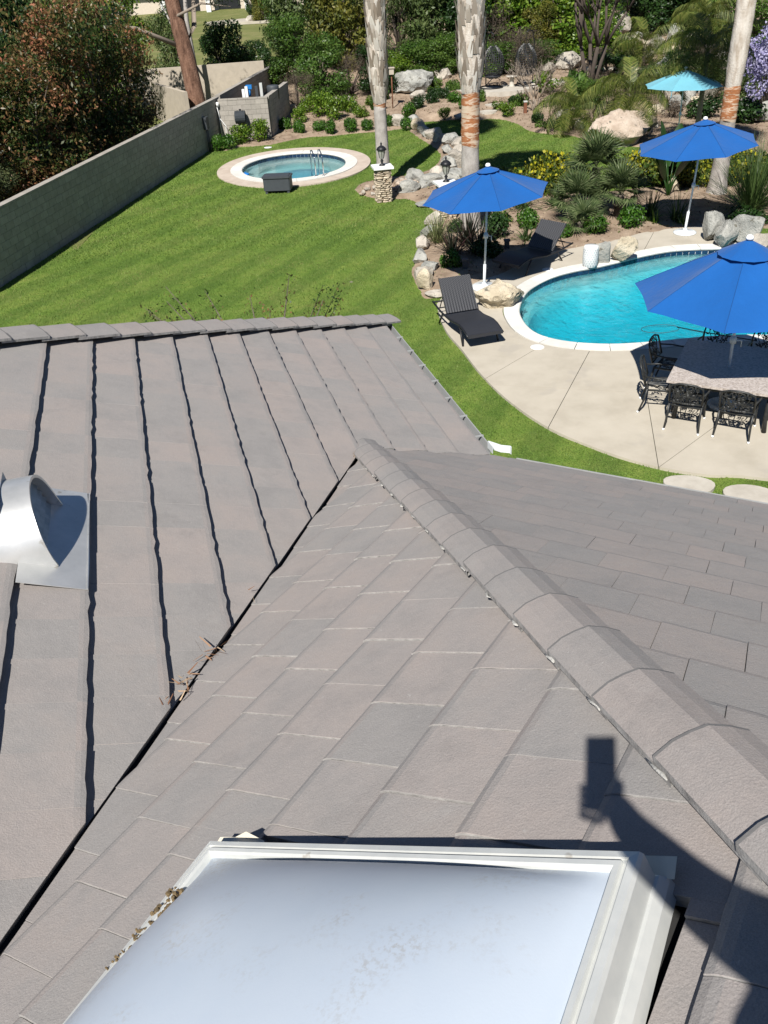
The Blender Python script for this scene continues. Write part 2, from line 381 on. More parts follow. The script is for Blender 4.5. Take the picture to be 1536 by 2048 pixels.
L = {
 'grass': leafmat('grass blade', [(.085, .15, .022), (.122, .21, .036), (.165, .245, .052), (.24, .255, .085)], .3, .6, .6),
 'box':   leafmat('box leaf', [(.02, .065, .006), (.04, .11, .01), (.07, .155, .018)], .2, .4),
 'lime':  leafmat('lime leaf', [(.05, .11, .009), (.1, .185, .016), (.17, .25, .03)], .3, .4),
 'olive': leafmat('olive leaf', [(.038, .068, .016), (.07, .108, .03), (.125, .16, .055)], .25, .5, .9),
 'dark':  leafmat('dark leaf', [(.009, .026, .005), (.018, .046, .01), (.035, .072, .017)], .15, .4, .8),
 'mid':   leafmat('mid leaf', [(.028, .07, .01), (.06, .12, .018), (.11, .175, .034)], .25, .45, .8),
 'gold':  leafmat('golden leaf', [(.05, .075, .012), (.11, .12, .02), (.19, .17, .03)], .3, .5, 1.2),
 'red':   leafmat('photinia leaf', [(.014, .036, .008), (.03, .065, .014), (.075, .075, .022), (.22, .12, .055), (.34, .13, .075)], .25, .4, .75),
 'grey':  leafmat('juniper spray', [(.03, .046, .016), (.06, .08, .03), (.12, .125, .055)], .15, .6, .9),
 'cedar': leafmat('cedar needles', [(.008, .02, .008), (.018, .034, .014), (.035, .055, .024)], .1, .6, .7),
 'brown': leafmat('dry brown twigs', [(.05, .04, .028), (.09, .07, .05), (.13, .1, .075)], .05, .8),
 'palm':  leafmat('palm leaflet', [(.055, .085, .014), (.11, .145, .028), (.19, .2, .05)], .25, .45),
 'fan':   leafmat('fan palm leaf', [(.045, .075, .026), (.085, .12, .045), (.14, .175, .08)], .2, .45),
 'strap': leafmat('strap leaf', [(.025, .055, .014), (.05, .09, .022), (.085, .13, .04)], .25, .45),
 'pale':  leafmat('pale grass', [(.1, .14, .045), (.17, .2, .08), (.26, .27, .13)], .25, .5),
 'flax':  leafmat('dark flax', [(.012, .014, .01), (.02, .028, .016), (.04, .02, .018)], .1, .4),
 'yellow': leafmat('yellow flower', [(.30, .28, .012), (.45, .40, .02), (.22, .27, .02)], .2, .6),
 'yfol':  leafmat('yellow green foliage', [(.03, .065, .01), (.065, .105, .014), (.14, .15, .02)], .25, .5),
 'lilac': leafmat('lilac blossom', [(.24, .22, .42), (.34, .32, .52), (.45, .43, .6)], .25, .6),
 'whitefl': leafmat('white blossom', [(.6, .62, .55), (.7, .72, .64), (.4, .45, .35)], .2, .6),
 'banana': leafmat('banana leaf', [(.01, .035, .008), (.02, .055, .012), (.03, .07, .016)], .2, .3),
 'boot':  leafmat('dry leaf base', [(.22, .18, .14), (.36, .32, .27), (.52, .49, .44)], .0, .9),
 'litter': leafmat('dry litter', [(.16, .08, .045), (.3, .17, .1), (.42, .32, .22)], .05, .9),
}
# ---------------------------------------------------------------- outlines on the ground (metres)
POOL = closed([p[:2] for p in [(3.23,18.00,0.00),(3.20,17.22,0.00),(3.31,16.64,0.00),(3.54,16.27,0.00),(3.89,16.00,0.00),(4.30,15.83,0.00),(4.82,15.72,0.00),(5.47,15.72,0.00),(6.29,15.79,0.00),(7.19,15.80,0.00),
      (9.6, 15.6, 0), (11.4, 17.6, 0), (12.3, 20.2, 0), (11.6, 21.6, 0), (9.07,21.43,0.00),(8.45,21.48,0.00),(7.81,21.49,0.00),(7.12,21.29,0.00),(6.61,21.06,0.00),(6.10,20.80,0.00),(5.54,20.55,0.00),(5.02,20.38,0.00),(4.46,20.07,0.00),(3.95,19.58,0.00),(3.55,18.99,0.00)]], .12)
POOLO = inset(POOL, -.34)
SPA_C = Vector((-2.62, 34.85)); SPA_R = (2.95, 3.5)
def spa_ring(k, n=72): return [Vector((SPA_C.x + SPA_R[0]*k*math.cos(2*math.pi*i/n), SPA_C.y + SPA_R[1]*k*math.sin(2*math.pi*i/n))) for i in range(n)]
GRASS_EDGE = [p[:2] for p in [(1.49,18.63,0.00),(1.48,17.76,0.00),(1.57,16.81,0.00),(1.75,15.99,0.00),(1.93,14.98,0.00),(2.14,14.11,0.00),(2.43,13.26,0.00),(2.83,12.43,0.00),(3.34,11.77,0.00),(3.84,11.26,0.00),(4.28,10.95,0.00),(4.87,10.68,0.00),(5.65,10.48,0.00),(8.6,9.1,0),(13.0,9.0,0)]]
BED_EDGE = [p[:2] for p in [(1.73,19.26,0.00),(2.18,19.59,0.00),(2.72,20.11,0.00),(3.33,20.56,0.00),(4.12,21.53,0.00),(5.00,22.08,0.00),(5.20,22.09,0.00),(5.99,22.41,0.00),(6.82,22.74,0.00),(7.53,23.16,0.00),(8.64,23.40,0.00),(9.11,23.39,0.00),(9.68,23.46,0.00),(12.6,23.2,0)]]
POOLBED = closed([p[:2] for p in [(1.38,22.99,0.00),(1.12,21.32,0.00),(1.15,19.93,0.00),(1.28,19.14,0.00),(1.73,19.19,0.00),(2.16,19.46,0.00),(2.70,19.97,0.00),(3.31,20.41,0.00),(4.09,21.37,0.00),(4.97,21.92,0.00),(5.95,22.24,0.00),(6.78,22.56,0.00),(7.48,22.97,0.00),(8.58,23.21,0.00),(9.61,23.28,0.00),
      (13.6,22.4,0),(17,23,0),(17,30,0),(13.63,29.86,0.00),(11.25,28.65,0.00),(9.65,28.24,0.00),(7.49,27.93,0.00),(5.71,28.20,0.00),(4.33,28.09,0.00),(3.50,28.51,0.00),(2.78,27.84,0.00),(2.13,26.34,0.00),(1.65,24.39,0.00)]], .3)
PILLARBED = closed([p[:2] for p in [(-0.27,30.35,0.00),(0.11,29.32,0.00),(0.67,28.70,0.00),(1.32,28.67,0.00),(1.90,27.74,0.00),(2.28,26.72,0.00),(2.97,28.11,0.00),(3.78,32.35,0.00),(4.33,35.38,0.00),(3.98,37.58,0.00),(3.28,37.82,0.00),(3.01,39.64,0.00),(2.93,41.42,0.00),(2.69,42.99,0.00),(2.20,42.48,0.00),(2.30,40.13,0.00),(2.72,38.12,0.00),(3.04,36.30,0.00),(2.97,34.36,0.00),(2.46,32.74,0.00),(1.87,32.07,0.00),(1.23,31.85,0.00),(0.60,31.63,0.00),(-0.03,31.33,0.00)]], .3)
BACKBED = closed([p[:2] for p in [(-5.2,40.6,0),(-5.89,38.85,0.00),(-5.23,39.63,0.00),(-3.93,39.65,0.00),(-2.68,40.76,0.00),(-1.35,40.91,0.00),(-0.01,41.19,0.00),(1.23,41.26,0.00),(2.15,41.70,0.00),(2.97,43.59,0.00),(3.56,43.64,0.00),(4.28,43.66,0.00),(5.07,42.37,0.00),(5.96,43.01,0.00),(6.47,42.54,0.00),(7.02,40.97,0.00),(7.25,39.12,0.00),(7.90,38.06,0.00),(8.63,37.57,0.00),(9.26,35.92,0.00),(9.97,34.86,0.00),(10.92,34.15,0.00),(12.51,33.25,0.00),(13.36,32.06,0.00),(17,29,0),(40,27,0),(48,90,0),(-2,92,0),(-3.2,60,0),(-4.6,43,0)]], .6)
def terr(X, Y):
    wx = -9.67 + (Y - 22.2) * .166
    return np.where(X > wx, .09 * np.clip(Y - 42, 0, 30), .03 * np.clip(Y - 45, 0, 200))
def gz(x, y): return float(terr(np.float64(x), np.float64(y)))

def grid_mesh(name, x0, x1, y0, y1, st, zf, keep, m):
    xs = np.arange(x0, x1 + st/2, st); ys = np.arange(y0, y1 + st/2, st)
    X, Y = np.meshgrid(xs, ys); Z = zf(X, Y); nx, ny = len(xs), len(ys)
    V = np.c_[X.ravel(), Y.ravel(), Z.ravel()]
    i, j = np.meshgrid(np.arange(nx-1), np.arange(ny-1)); a = (j*nx+i).ravel()
    F = np.c_[a, a+1, a+nx+1, a+nx]
    k = keep(X[:-1, :-1].ravel()+st/2, Y[:-1, :-1].ravel()+st/2); F = F[k]
    u, inv = np.unique(F, return_inverse=True)
    return fast(name, V[u], inv.reshape(F.shape), m, True)
POOLMID = inset(POOL, -.17); SPAMID = spa_ring(.9)
def nohole(X, Y): return ~(inside(POOLMID, X, Y) | inside(SPAMID, X, Y))
# far ground to the horizon
mb = MB(); mb.add([(-500,-60,-2.6),(500,-60,-2.6),(500,900,-2.6),(-500,900,-2.6)], [(0,1,2,3)])
tag(mb.build('ground', M['farsoil']), kind='structure')
# house yard lawn
def lawnz(X, Y): return .012*wob(X, Y, 1.1, 2) - np.clip(Y-43, 0, 99)*.4
tag(mobj('lawn', grid_mesh('lawn', -10.6, 24, 2, 46, .2, lawnz, lambda X, Y: nohole(X, Y) & (X > -9.75 + (Y-22.2)*.166), M['lawn'])), kind='structure')
# planted beds: one soil surface that dips below the lawn outside the beds
def bedz(X, Y):
    D = np.maximum(np.maximum(sdist(POOLBED, X, Y), sdist(PILLARBED, X, Y)), sdist(BACKBED, X, Y))
    m = np.clip(D, -.5, 1.2)
    z = np.where(m < 0, m*.5, .02 + .10*(1-np.exp(-m*2.5)))
    return z + terr(X, Y) + np.where(m > 0, .03*wob(X, Y, 2.2, 5) + .015*wob(X, Y, 7, 3), 0)
def bedkeep(X, Y):
    D = np.maximum(np.maximum(sdist(POOLBED, X, Y), sdist(PILLARBED, X, Y)), sdist(BACKBED, X, Y))
    return (D > -.45) & nohole(X, Y)
tag(mobj('garden_bed', grid_mesh('garden_bed', -6, 24, 17, 45, .14, bedz, bedkeep, M['soil'])), kind='structure')
tag(mobj('hillside', grid_mesh('hillside', -6, 46, 44.86, 92, .5, lambda X, Y: terr(X, Y) + .1 + .08*wob(X, Y, 1.1, 4), lambda X, Y: X > -9.4+(Y-22.2)*.166, M['soil'])), kind='structure')
# neighbour's ground behind the wall
tag(mobj('neighbour_lawn', grid_mesh('neighbour_lawn', -60, 10, 18, 190, 1.2, lambda X, Y: terr(X*0-99, Y) + .05*wob(X, Y, .3, 1), lambda X, Y: X < -9.4 + (Y-22.2)*.166, M['farlawn'])), kind='structure')

# grass blades over the mown lawn
def blades(n, x0, x1, y0, y1, h):
    X = nrg.uniform(x0, x1, n); Y = nrg.uniform(y0, y1, n)
    D = np.maximum(np.maximum(sdist(POOLBED, X, Y), sdist(PILLARBED, X, Y)), sdist(BACKBED, X, Y))
    deck = closed(GRASS_EDGE[:-1] + [(9.9, 20), (8, 23)] + [p for p in BED_EDGE[:-3]][::-1], .3)
    ok = (D < -.03) & nohole(X, Y) & ~inside(deck, X, Y) & ~inside(POOLO, X, Y) & ~inside(spa_ring(1.0), X, Y) & (X > -9.55 + (Y-22.2)*.166)
    return X[ok], Y[ok]
def blade_mesh(X, Y, h, w):
    n = len(X); a = nrg.uniform(0, 6.283, n); hh = h*nrg.uniform(.6, 1.3, n); ww = w*nrg.uniform(.7, 1.3, n)
    lx, ly = nrg.normal(0, .45, n)*hh, nrg.normal(0, .45, n)*hh
    V = np.empty((n, 3, 3)); z0 = lawnz(X, Y) - .004
    V[:, 0] = np.c_[X - ww*np.cos(a), Y - ww*np.sin(a), z0]; V[:, 1] = np.c_[X + ww*np.cos(a), Y + ww*np.sin(a), z0]
    V[:, 2] = np.c_[X + lx, Y + ly, z0 + hh]
    return V.reshape(-1, 3), np.arange(3*n).reshape(-1, 3)
gx1, gy1 = blades(260000, -10, 14, 8.5, 24, .04); gx2, gy2 = blades(190000, -9.5, 14, 24, 43, .05)
V1, F1 = blade_mesh(gx1, gy1, .034, .009); V2, F2 = blade_mesh(gx2, gy2, .042, .014)
tag(mobj('grass', fast('grass', np.r_[V1, V2], np.r_[F1, F2+len(V1)], L['grass'])), kind='stuff')

# ---------------------------------------------------------------- swimming pool
pool = thing('swimming_pool', 'kidney shaped swimming pool of bright turquoise water with pale coping and navy tile line', 'pool')
def ring_basin(rings, floor_z):
    vs = []; fs = []; n = len(rings[0][0])
    for poly, z in rings: vs += [(p.x, p.y, z) for p in poly]
    for i in range(len(rings)-1):
        for k in range(n): fs.append((i*n+k, (i+1)*n+k, (i+1)*n+(k+1) % n, i*n+(k+1) % n))
    b = (len(rings)-1)*n
    fs += [tuple(b+i for i in t) for t in tessellate_polygon([[Vector((p.x, p.y, 0)) for p in rings[-1][0]]])]
    m = MB(); m.add(vs, fs, False); return m
ring_basin([(inset(POOL, -.02), .05), (inset(POOL, -.02), -.40), (inset(POOL, .22), -.46), (inset(POOL, .34), -.8), (inset(POOL, .6), -1.05), (inset(POOL, .95), -1.15)], 0).build('basin', M['plaster'], pool)
def water_body(poly, z, deep, mt, parent):
    n = len(poly); vs = [(p.x, p.y, z) for p in poly] + [(p.x, p.y, deep) for p in poly]
    fs = [(i, n+i, n+(i+1) % n, (i+1) % n) for i in range(n)]
    for t in tessellate_polygon([[Vector((p.x, p.y, 0)) for p in poly]]):
        (ax, ay), (bx, by), (qx, qy) = ((poly[i].x, poly[i].y) for i in t)
        if (bx-ax)*(qy-ay)-(by-ay)*(qx-ax) < 0: t = tuple(t)[::-1]
        fs += [tuple(t), tuple(n+i for i in t)[::-1]]
    m = MB(); m.add([v[::1] for v in vs], fs, False); return m.build('water', mt, parent)
water_body(inset(POOL, -.012), -.10, -1.8, M['water'], pool)
def arcs(poly, seg, gap):
    """split a closed polyline in pieces of about seg metres: lists of (point, inward normal)"""
    n = len(poly); a = sum(poly[i].x*poly[(i+1) % n].y - poly[(i+1) % n].x*poly[i].y for i in range(n)); sg = 1 if a > 0 else -1
    S = [0]
    for i in range(n): S.append(S[-1] + (poly[(i+1) % n]-poly[i]).length)
    def at(s):
        s %= S[-1]; i = int(np.searchsorted(S, s, 'right'))-1; i = min(i, n-1); f = (s-S[i])/max(S[i+1]-S[i], 1e-6)
        t0 = (poly[(i+1) % n]-poly[i-1]).normalized(); t1 = (poly[(i+2) % n]-poly[i]).normalized(); t = t0.lerp(t1, f).normalized()
        return poly[i].lerp(poly[(i+1) % n], f), Vector((-t.y, t.x))*sg
    m = max(3, round(S[-1]/seg)); st = S[-1]/m
    return [[at(k*st + gap/2 + (st-gap)*j/4) for j in range(5)] for k in range(m)]
def coping(poly, seg, w, z0, z1, mt, parent, name='coping_stone', over=.02):
    for pcs in arcs(poly, seg, .012):
        prof = [(over, z0), (over+.012, (z0+z1)/2), (over, z1-.012), (over-.02, z1), (-w, z1), (-w, z0)]
        vs = []; k = len(prof)
        for p, nn in pcs: vs += [(p.x+nn.x*d, p.y+nn.y*d, z+rnd.uniform(-.0005, .0005)) for d, z in prof]
        fs = [tuple(range(k))[::-1], tuple(range(4*k, 5*k))]
        for i in range(4):
            for j in range(k): fs.append((i*k+j, i*k+(j+1) % k, (i+1)*k+(j+1) % k, (i+1)*k+j))
        m = MB(); m.add(vs, fs); o = m.build(name, mt, parent)
        bm = bmesh.new(); bm.from_mesh(o.data); bmesh.ops.recalc_face_normals(bm, faces=bm.faces); bm.to_mesh(o.data); bm.free()
def tiles_line(poly, seg, z0, z1, parent, cond):
    base = None
    for pcs in arcs(poly, seg, .012):
        (p0, n0), (p1, n1) = pcs[0], pcs[-1]; c = (p0+p1)/2
        if not cond(c): continue
        d = (p1-p0).normalized(); nn = pcs[2][1]
        if base is None:
            m = MB(); m.box((0, 0, 0), ((p1-p0).length, .014, z1-z0)); base = m.build('tile', M['tilewl'], parent); o = base
        else:
            o = base.copy(); COL.objects.link(o)
        o.location = (c.x - nn.x*.0, c.y - nn.y*.0, (z0+z1)/2); o.rotation_euler = (0, 0, math.atan2(d.y, d.x))
coping(POOL, .62, .32, .0, .062, M['coping'], pool)
tiles_line(POOL, .158, -.125, .004, pool, lambda c: c.x < 9.6 and (c.y > 18 or c.x < 3.6))
for p in ((4.53,20.29,-0.45),):
    m = MB(); m.lathe([(.0, .0), (.12, .0), (.12, .02), (.0, .03)], 16, p, False); m.build('return_fitting', M['white'], pool)

# ---------------------------------------------------------------- concrete pool deck in slabs
deck = tag(thing('pool_deck', None, None), kind='structure')
near = [p for p in POOLO]
# POOLO is ordered like POOL: start at left tip, along the near side to the right, round, back along the far side
iR = min(range(len(near)), key=lambda i: (near[i]-Vector((10.2, 15.9))).length)
iT = min(range(len(near)), key=lambda i: (near[i]-Vector((9.19,21.58,0.00)[:2])).length)
inn = [p for p in near[iT:]] + [p for p in near[:iR+1]]
deckpoly = [Vector(p) for p in opened(GRASS_EDGE)] + [Vector((13.0, 15.5))] + inn[::-1] + [Vector(p) for p in opened(BED_EDGE[:-1])][::-1]
def cells(poly, lines):
    out = []
    for halves in lines:
        bm = bmesh.new(); bv = [bm.verts.new((p[0], p[1], 0)) for p in poly]
        for t in tessellate_polygon([[Vector((p[0], p[1], 0)) for p in poly]]): bm.faces.new([bv[i] for i in t])
        bmesh.ops.recalc_face_normals(bm, faces=bm.faces[:])
        for (p, nn) in halves:
            bmesh.ops.bisect_plane(bm, geom=bm.verts[:]+bm.edges[:]+bm.faces[:], plane_co=(p[0], p[1], 0), plane_no=(nn[0], nn[1], 0), clear_outer=True)
        if bm.faces:
            r = bmesh.ops.extrude_face_region(bm, geom=bm.faces[:])
            for v in r['geom']:
                if isinstance(v, bmesh.types.BMVert): v.co.z = .05
            for v in bm.verts: v.co.z = v.co.z if v.co.z > .01 else -.09
            bmesh.ops.recalc_face_normals(bm, faces=bm.faces[:])
            me = bpy.data.meshes.new('slab'); bm.to_mesh(me); me.materials.append(M['concrete']); out.append(me)
        bm.free()
    return out
def half(a, b, side, g=.0055):
    a, b = Vector(a[:2]), Vector(b[:2]); t = (b-a).normalized(); nn = Vector((-t.y, t.x))*side
    return (a - nn*g, nn)      # keeps the side opposite to nn
A1, A2 = (4.12,15.29,0.05), (2.75,12.34,0.05); B1, B2 = (2.26,14.20,0.05), (4.46,13.58,0.05)
C1, C2 = (4.62,12.95,0.05), (4.19,10.98,0.05); D1, D2 = (4.19,10.98,0.05), (5.59,12.26,0.05); E1, E2 = (3.10,15.63,0.05), (2.36,14.85,0.05)
H1, H2 = (5.16,21.92,0.05), (5.25,21.47,0.05)
for me in cells(deckpoly, [
    [half(A1, A2, 1), half(B1, B2, -1), half(E1, E2, -1)], [half(A1, A2, 1), half(B1, B2, -1), half(E1, E2, 1)],
    [half(A1, A2, 1), half(B1, B2, 1)],
    [half(A1, A2, -1), half(B1, B2, -1)], [half(A1, A2, -1), half(B1, B2, 1), half(C1, C2, 1)],
    [half(A1, A2, -1), half(B1, B2, 1), half(C1, C2, -1), half(D1, D2, -1)], [half(B1, B2, 1), half(C1, C2, -1), half(D1, D2, 1)]]):
    mobj('slab', me, deck)
for p, lab in (((3.25,15.83,0.05), 'round white skimmer lid in the deck beside the near coping'), ((4.38,20.55,0.05), 'round cream skimmer lid in the deck by the shaded lounger')):
    m = MB(); m.lathe([(.0, .006), (.128, .006), (.137, .003), (.137, -.01)], 24, (0, 0, 0), False)
    for q in (0, 2.1): m.lathe([(.014, .007), (.0, .0085)], 8, (.07*math.cos(q), .07*math.sin(q), 0), False)
    tag(m.build('skimmer_lid', M['white'], None, p), lab, 'lid', 'skimmer lids in the pool deck')
# stepping stones by the house
for p, r, lab in (((4.48,10.46,0.03), (.36, .26), 'pale oval stepping stone nearest the gutter spout by the eave'), ((5.22,10.07,0.03), (.36, .30), 'pale oval stepping stone nearest the right edge by the eave')):
    pl = [(r[0]*math.cos(a)*(1+.05*math.sin(3*a)), r[1]*math.sin(a)*(1+.05*math.cos(2*a))) for a in np.linspace(0, 2*math.pi, 22, endpoint=False)]
    m = MB(); m.prism(pl, -.06, .025); o = m.build('stepping_stone', M['flag'], None, p); o.rotation_euler = (0, 0, R(-15))
    tag(o, lab, 'stepping stone', 'stepping stones along the house')

# ---------------------------------------------------------------- round spa in the lawn
spa = thing('round_spa', 'round sunken spa with pale coping and pinkish surround in the lawn', 'spa')
SI = spa_ring(.685)
sr = lambda k: [SPA_C + (p-SPA_C)*k for p in SI]
ring_basin([(sr(1.005), .05), (sr(1.005), -.5), (sr(.70), -.52), (sr(.66), -1.0)], 0).build('basin', M['spaplaster'], spa)
m = MB(); m.lathe([(0, -.90), (1.0, -.90), (1.06, -.94), (1.06, -.99)], 32, (SPA_C.x+.3, SPA_C.y-.15, 0), False); m.build('floor_drain_cover', M['spawater'] if 0 else M['bluepl'], spa)
water_body(sr(1.003), -.11, -1.3, M['spawater'], spa)
coping(SI, .8, .42, .0, .062, M['coping'], spa)
tiles_line(SI, .16, -.13, .004, spa, lambda c: c.y > SPA_C.y-.6)
ro, ri = spa_ring(1.0, 96), spa_ring(.826, 96)
for k in range(8):
    i0, i1 = k*12, k*12+12
    pl = [ro[(i0+j) % 96] for j in range(13)] + [ri[(i0+j) % 96] for j in range(13)][::-1]
    c = sum((p for p in pl), Vector((0, 0)))/len(pl)
    pl = [c + (p-c)*.998 for p in pl]
    m = MB(); m.prism([(p.x, p.y) for p in pl], -.08, .045); m.build('surround_slab', M['spadeck'], spa)
rail = thing('spa_handrail', 'chrome grab rail rising from the spa water to its coping', 'handrail', (*(-1.56,32.60,0.06),))
a = Vector((-1.56,32.60,0.06)); b = Vector((-1.98,34.70,-0.10))
def railpts(off):
    d = Vector((b.x-a.x, b.y-a.y, 0)).normalized(); L_ = (b-a).length; s_ = Vector((-d.y, d.x, 0))*off
    return [s_, s_+Vector((0, 0, .55)), s_+d*.12+Vector((0, 0, .72)), s_+d*.5+Vector((0, 0, .80)), s_+d*.82+Vector((0, 0, .74)), s_+d*.95+Vector((0, 0, .55)), s_+d*1.0+Vector((0, 0, -.3))]
for of in (-.0,):
    m = MB(); m.tube(railpts(-.14), .022, 8); m.build('rail', M['chrome'], rail)
    m = MB(); m.tube(railpts(.14), .022, 8); m.build('rail', M['chrome'], rail)
m = MB()
for of in (-.14, .14): m.lathe([(.05, 0), (.05, .012), (.024, .02)], 12, railpts(of)[0])
m.build('base_plate', M['chrome'], rail)
m = MB(); m.lathe([(.17, -.03), (.17, .0), (.12, .03), (0, .035)], 14); m.mi = 0; m.box((0, .18, .01), (.05, .12, .05))
tag(m.build('floating_feeder', M['bluepl'], None, (*(-4.50,34.50,-0.09),)), 'small bright blue float at the left rim of the spa', 'float')
m = MB(); m.lathe([(0, .012), (.16, .012), (.17, 0)], 16, (0, 0, 0), False)
tag(m.build('valve_lid', M['white'], None, (-3.96,38.99,0.02)), 'small pale valve lid in the lawn behind the spa', 'lid')
# storage box beside the spa
bx = thing('deck_box', 'slate grey resin storage box standing on the lawn before the spa', 'storage box', (-2.93,30.76,0.00), R(-6))
m = MB(); m.prism([(-.46, -.24), (-.42, -.27), (.42, -.27), (.46, -.24), (.46, .24), (.42, .27), (-.42, .27), (-.46, .24)], .10, .50); m.build('body', M['box'], bx)
m = MB(); m.prism([(-.49, -.26), (-.44, -.3), (.44, -.3), (.49, -.26), (.49, .26), (.44, .3), (-.44, .3), (-.49, .26)], .503, .56)
m.box((0, 0, .568), (.84, .46, .02)); m.build('lid', M['box'], bx)
for x in (-.38, .38):
    for y in (-.2, .2):
        m = MB(); m.box((x, y, .05), (.08, .08, .1)); m.build('leg', M['box'], bx)

# ---------------------------------------------------------------- block walls
def block_wall(wall, a, b, zb, zt, cap=True, lim=10**9, skip=0, face=.2, phase=0):
    """courses of blocks from a to b (xy); blocks nearest the camera are objects, the rest one mesh"""
    a, b = Vector(a[:2]), Vector(b[:2]); L_ = (b-a).length; d = (b-a).normalized(); ang = math.atan2(d.y, d.x)
    nc = round((zt-zb-(.06 if cap else 0))/.203); bh = (zt-zb-(.06 if cap else 0))/nc; bw = .406
    m = MB(); m.box((L_/2, 0, (zb+zt)/2-.04), (L_-.01, face-.016, zt-zb-.1))
    core = m.build('wall_core', M['blockjoint'], wall); core.location = (a.x, a.y, 0); core.rotation_euler = (0, 0, ang)
    full = None; items = []
    for r in range(nc):
        x = -(phase + (r % 2)*.5)*bw % bw - bw
        while x < L_:
            x0, x1 = max(0, x), min(L_, x+bw)
            if x1-x0 > .04: items.append((x0, x1, zb+r*bh))
            x += bw
    cache = {}
    rest = MB(); cnt = 0
    for x0, x1, z in items:
        if z-zb < 0 : continue
        key = round(x1-x0, 3)
        if cnt < lim:
            if key not in cache:
                m = MB(); m.box((0, 0, bh/2), (x1-x0-.009, face, bh-.009)); o = m.build('block', M['block'], wall); cache[key] = o
            else: o = cache[key].copy(); COL.objects.link(o)
            p = a + d*((x0+x1)/2); j = rnd.uniform(-.003, .003); o.location = (p.x - d.y*j, p.y + d.x*j, z); o.rotation_euler = (0, 0, ang); cnt += 1
        else:
            p = a + d*((x0+x1)/2); rest.box((p.x, p.y, z+bh/2), (x1-x0-.009, face, bh-.009), Matrix.Rotation(ang, 3, 'Z'))
    if rest.v: tag(rest.build('blocks', M['block'], wall), kind='stuff')
    if cap:
        n = max(1, round(L_/.406)); base = None
        for k in range(n):
            if base is None: m = MB(); m.box((0, 0, 0), (L_/n-.008, face+.02, .055)); base = m.build('cap_block', M['block'], wall); o = base
            elif cnt+k < lim + 60: o = base.copy(); COL.objects.link(o)
            else: continue
            p = a + d*(L_*(k+.5)/n); o.location = (p.x, p.y, zt-.0275); o.rotation_euler = (0, 0, ang)
bw = thing('block_wall', 'long grey tan block boundary wall running along the left side of the lawn', 'wall')
block_wall(bw, (-9.95, 20.4), (-6.2, 41.4), -.2, 1.8, lim=255)
bw2 = thing('block_wall', 'farther stretch of block boundary wall leading to the shrubs behind the equipment enclosure', 'wall')
block_wall(bw2, (-6.17, 41.6), (-3.75, 58.5), -.05, 1.83, lim=60)
enc = thing('equipment_enclosure', 'low block enclosure of pool equipment at the far lawn corner', 'enclosure')
block_wall(enc, (-6.08, 40.95), (-3.92, 40.85), -.1, 1.75, lim=400)
block_wall(enc, (-3.98, 41.02), (-3.42, 45.6), -.1, 1.75, lim=400, phase=.3)
nw = tag(MB(), None) if 0 else MB(); nw.box((0, 0, .8), (9, .2, 2.0))
o = nw.build('stucco_wall', M['nwall'], None, (-9.6, 53, .2)); o.rotation_euler = (0, 0, R(6))
tag(o, 'tan stucco wall crossing behind the pine trunk, dappled with shade', 'wall')
nw = MB(); nw.box((0, 0, .8), (5, .2, 1.9)); o = nw.build('garden_wall', M['nwall'], None, (-9.2, 46.4, 0)); o.rotation_euler = (0, 0, R(118))
tag(o, 'short pale wall sloping down beside the pine trunk behind the hedge', 'wall')
# ---------------------------------------------------------------- the house roof
house = thing('house', 'house roof of grey flat tiles with hips, valley, skylight and dormer vent', 'house')
EX, TW = .345, .2771      # tile exposure and width
class Plane:
    def __init__(s, O, h, d, n): s.O, s.h, s.d, s.n = Vector(O), Vector(h), Vector(d), Vector(n)
    def w(s, u, v, z=0): return s.O + s.h*u + s.d*v + s.n*z
    def uv(s, p): q = Vector(p)-s.O; return Vector((q.dot(s.h), q.dot(s.d)))
    def mtx(s, u, v, z=0):
        o = s.w(u, v, z); m = Matrix((s.h, s.d, s.n)).transposed().to_4x4(); m.translation = o; return m
PA = Plane((-2.8527, 7.6078, 4.3699), (-.23865, .97111, 0), (.8995, .22105, -.37688), (.36599, .08994, .92626))
PB = Plane((.2174, 2.5211, 4.676), (.56083, .82793, 0), (-.727, .49247, -.47848), (-.39614, .26835, .8781))
PC = Plane((.8643, 2.5959, 4.6815), (-.88763, .46057, 0), (.41653, .80276, -.42672), (.19653, .37876, .90439))
tA = math.atan2(.37688, math.hypot(.8995, .22105))
HC = PA.w(1.863, 3.84)                                   # eave corner where the far hip ends
hipD = (PA.h*3.223 + PA.d*4.274).normalized()            # down the far hip
mh = Vector((-hipD.y, hipD.x, 0)).normalized()
nD = PA.n - mh*(2*PA.n.dot(mh)); hD = Vector((0, 0, 1)).cross(nD).normalized(); dD = hD.cross(nD).normalized()
if dD.z > 0: dD = -dD
if hD.dot(PA.d) > 0: hD = -hD
PD = Plane(HC, hD, dD, nD)
def meet(p, q):
    dd = p.n.cross(q.n).normalized(); A = Matrix((p.n, q.n, dd)); return A.inverted() @ Vector((p.n.dot(p.O), q.n.dot(q.O), 0)), dd
S_BC, D_BC = meet(PB, PC); S_AB, D_AB = meet(PA, PB); S_AC, D_AC = meet(PA, PC); S_AD, D_AD = meet(PA, PD)
JN = Matrix((PA.n, PB.n, PC.n)).inverted() @ Vector((PA.n.dot(PA.O), PB.n.dot(PB.O), PC.n.dot(PC.O)))
def hp(pl, S, D, ref, off):
    """half plane in a roof plane's own axes: the side of line (S,D) where ref lies, pulled back by off"""
    a = pl.uv(S); t = (pl.uv(S+D)-a).normalized(); nn = Vector((-t.y, t.x))
    if nn.dot(Vector(ref)-a) < 0: nn = -nn
    return a + nn*off, nn
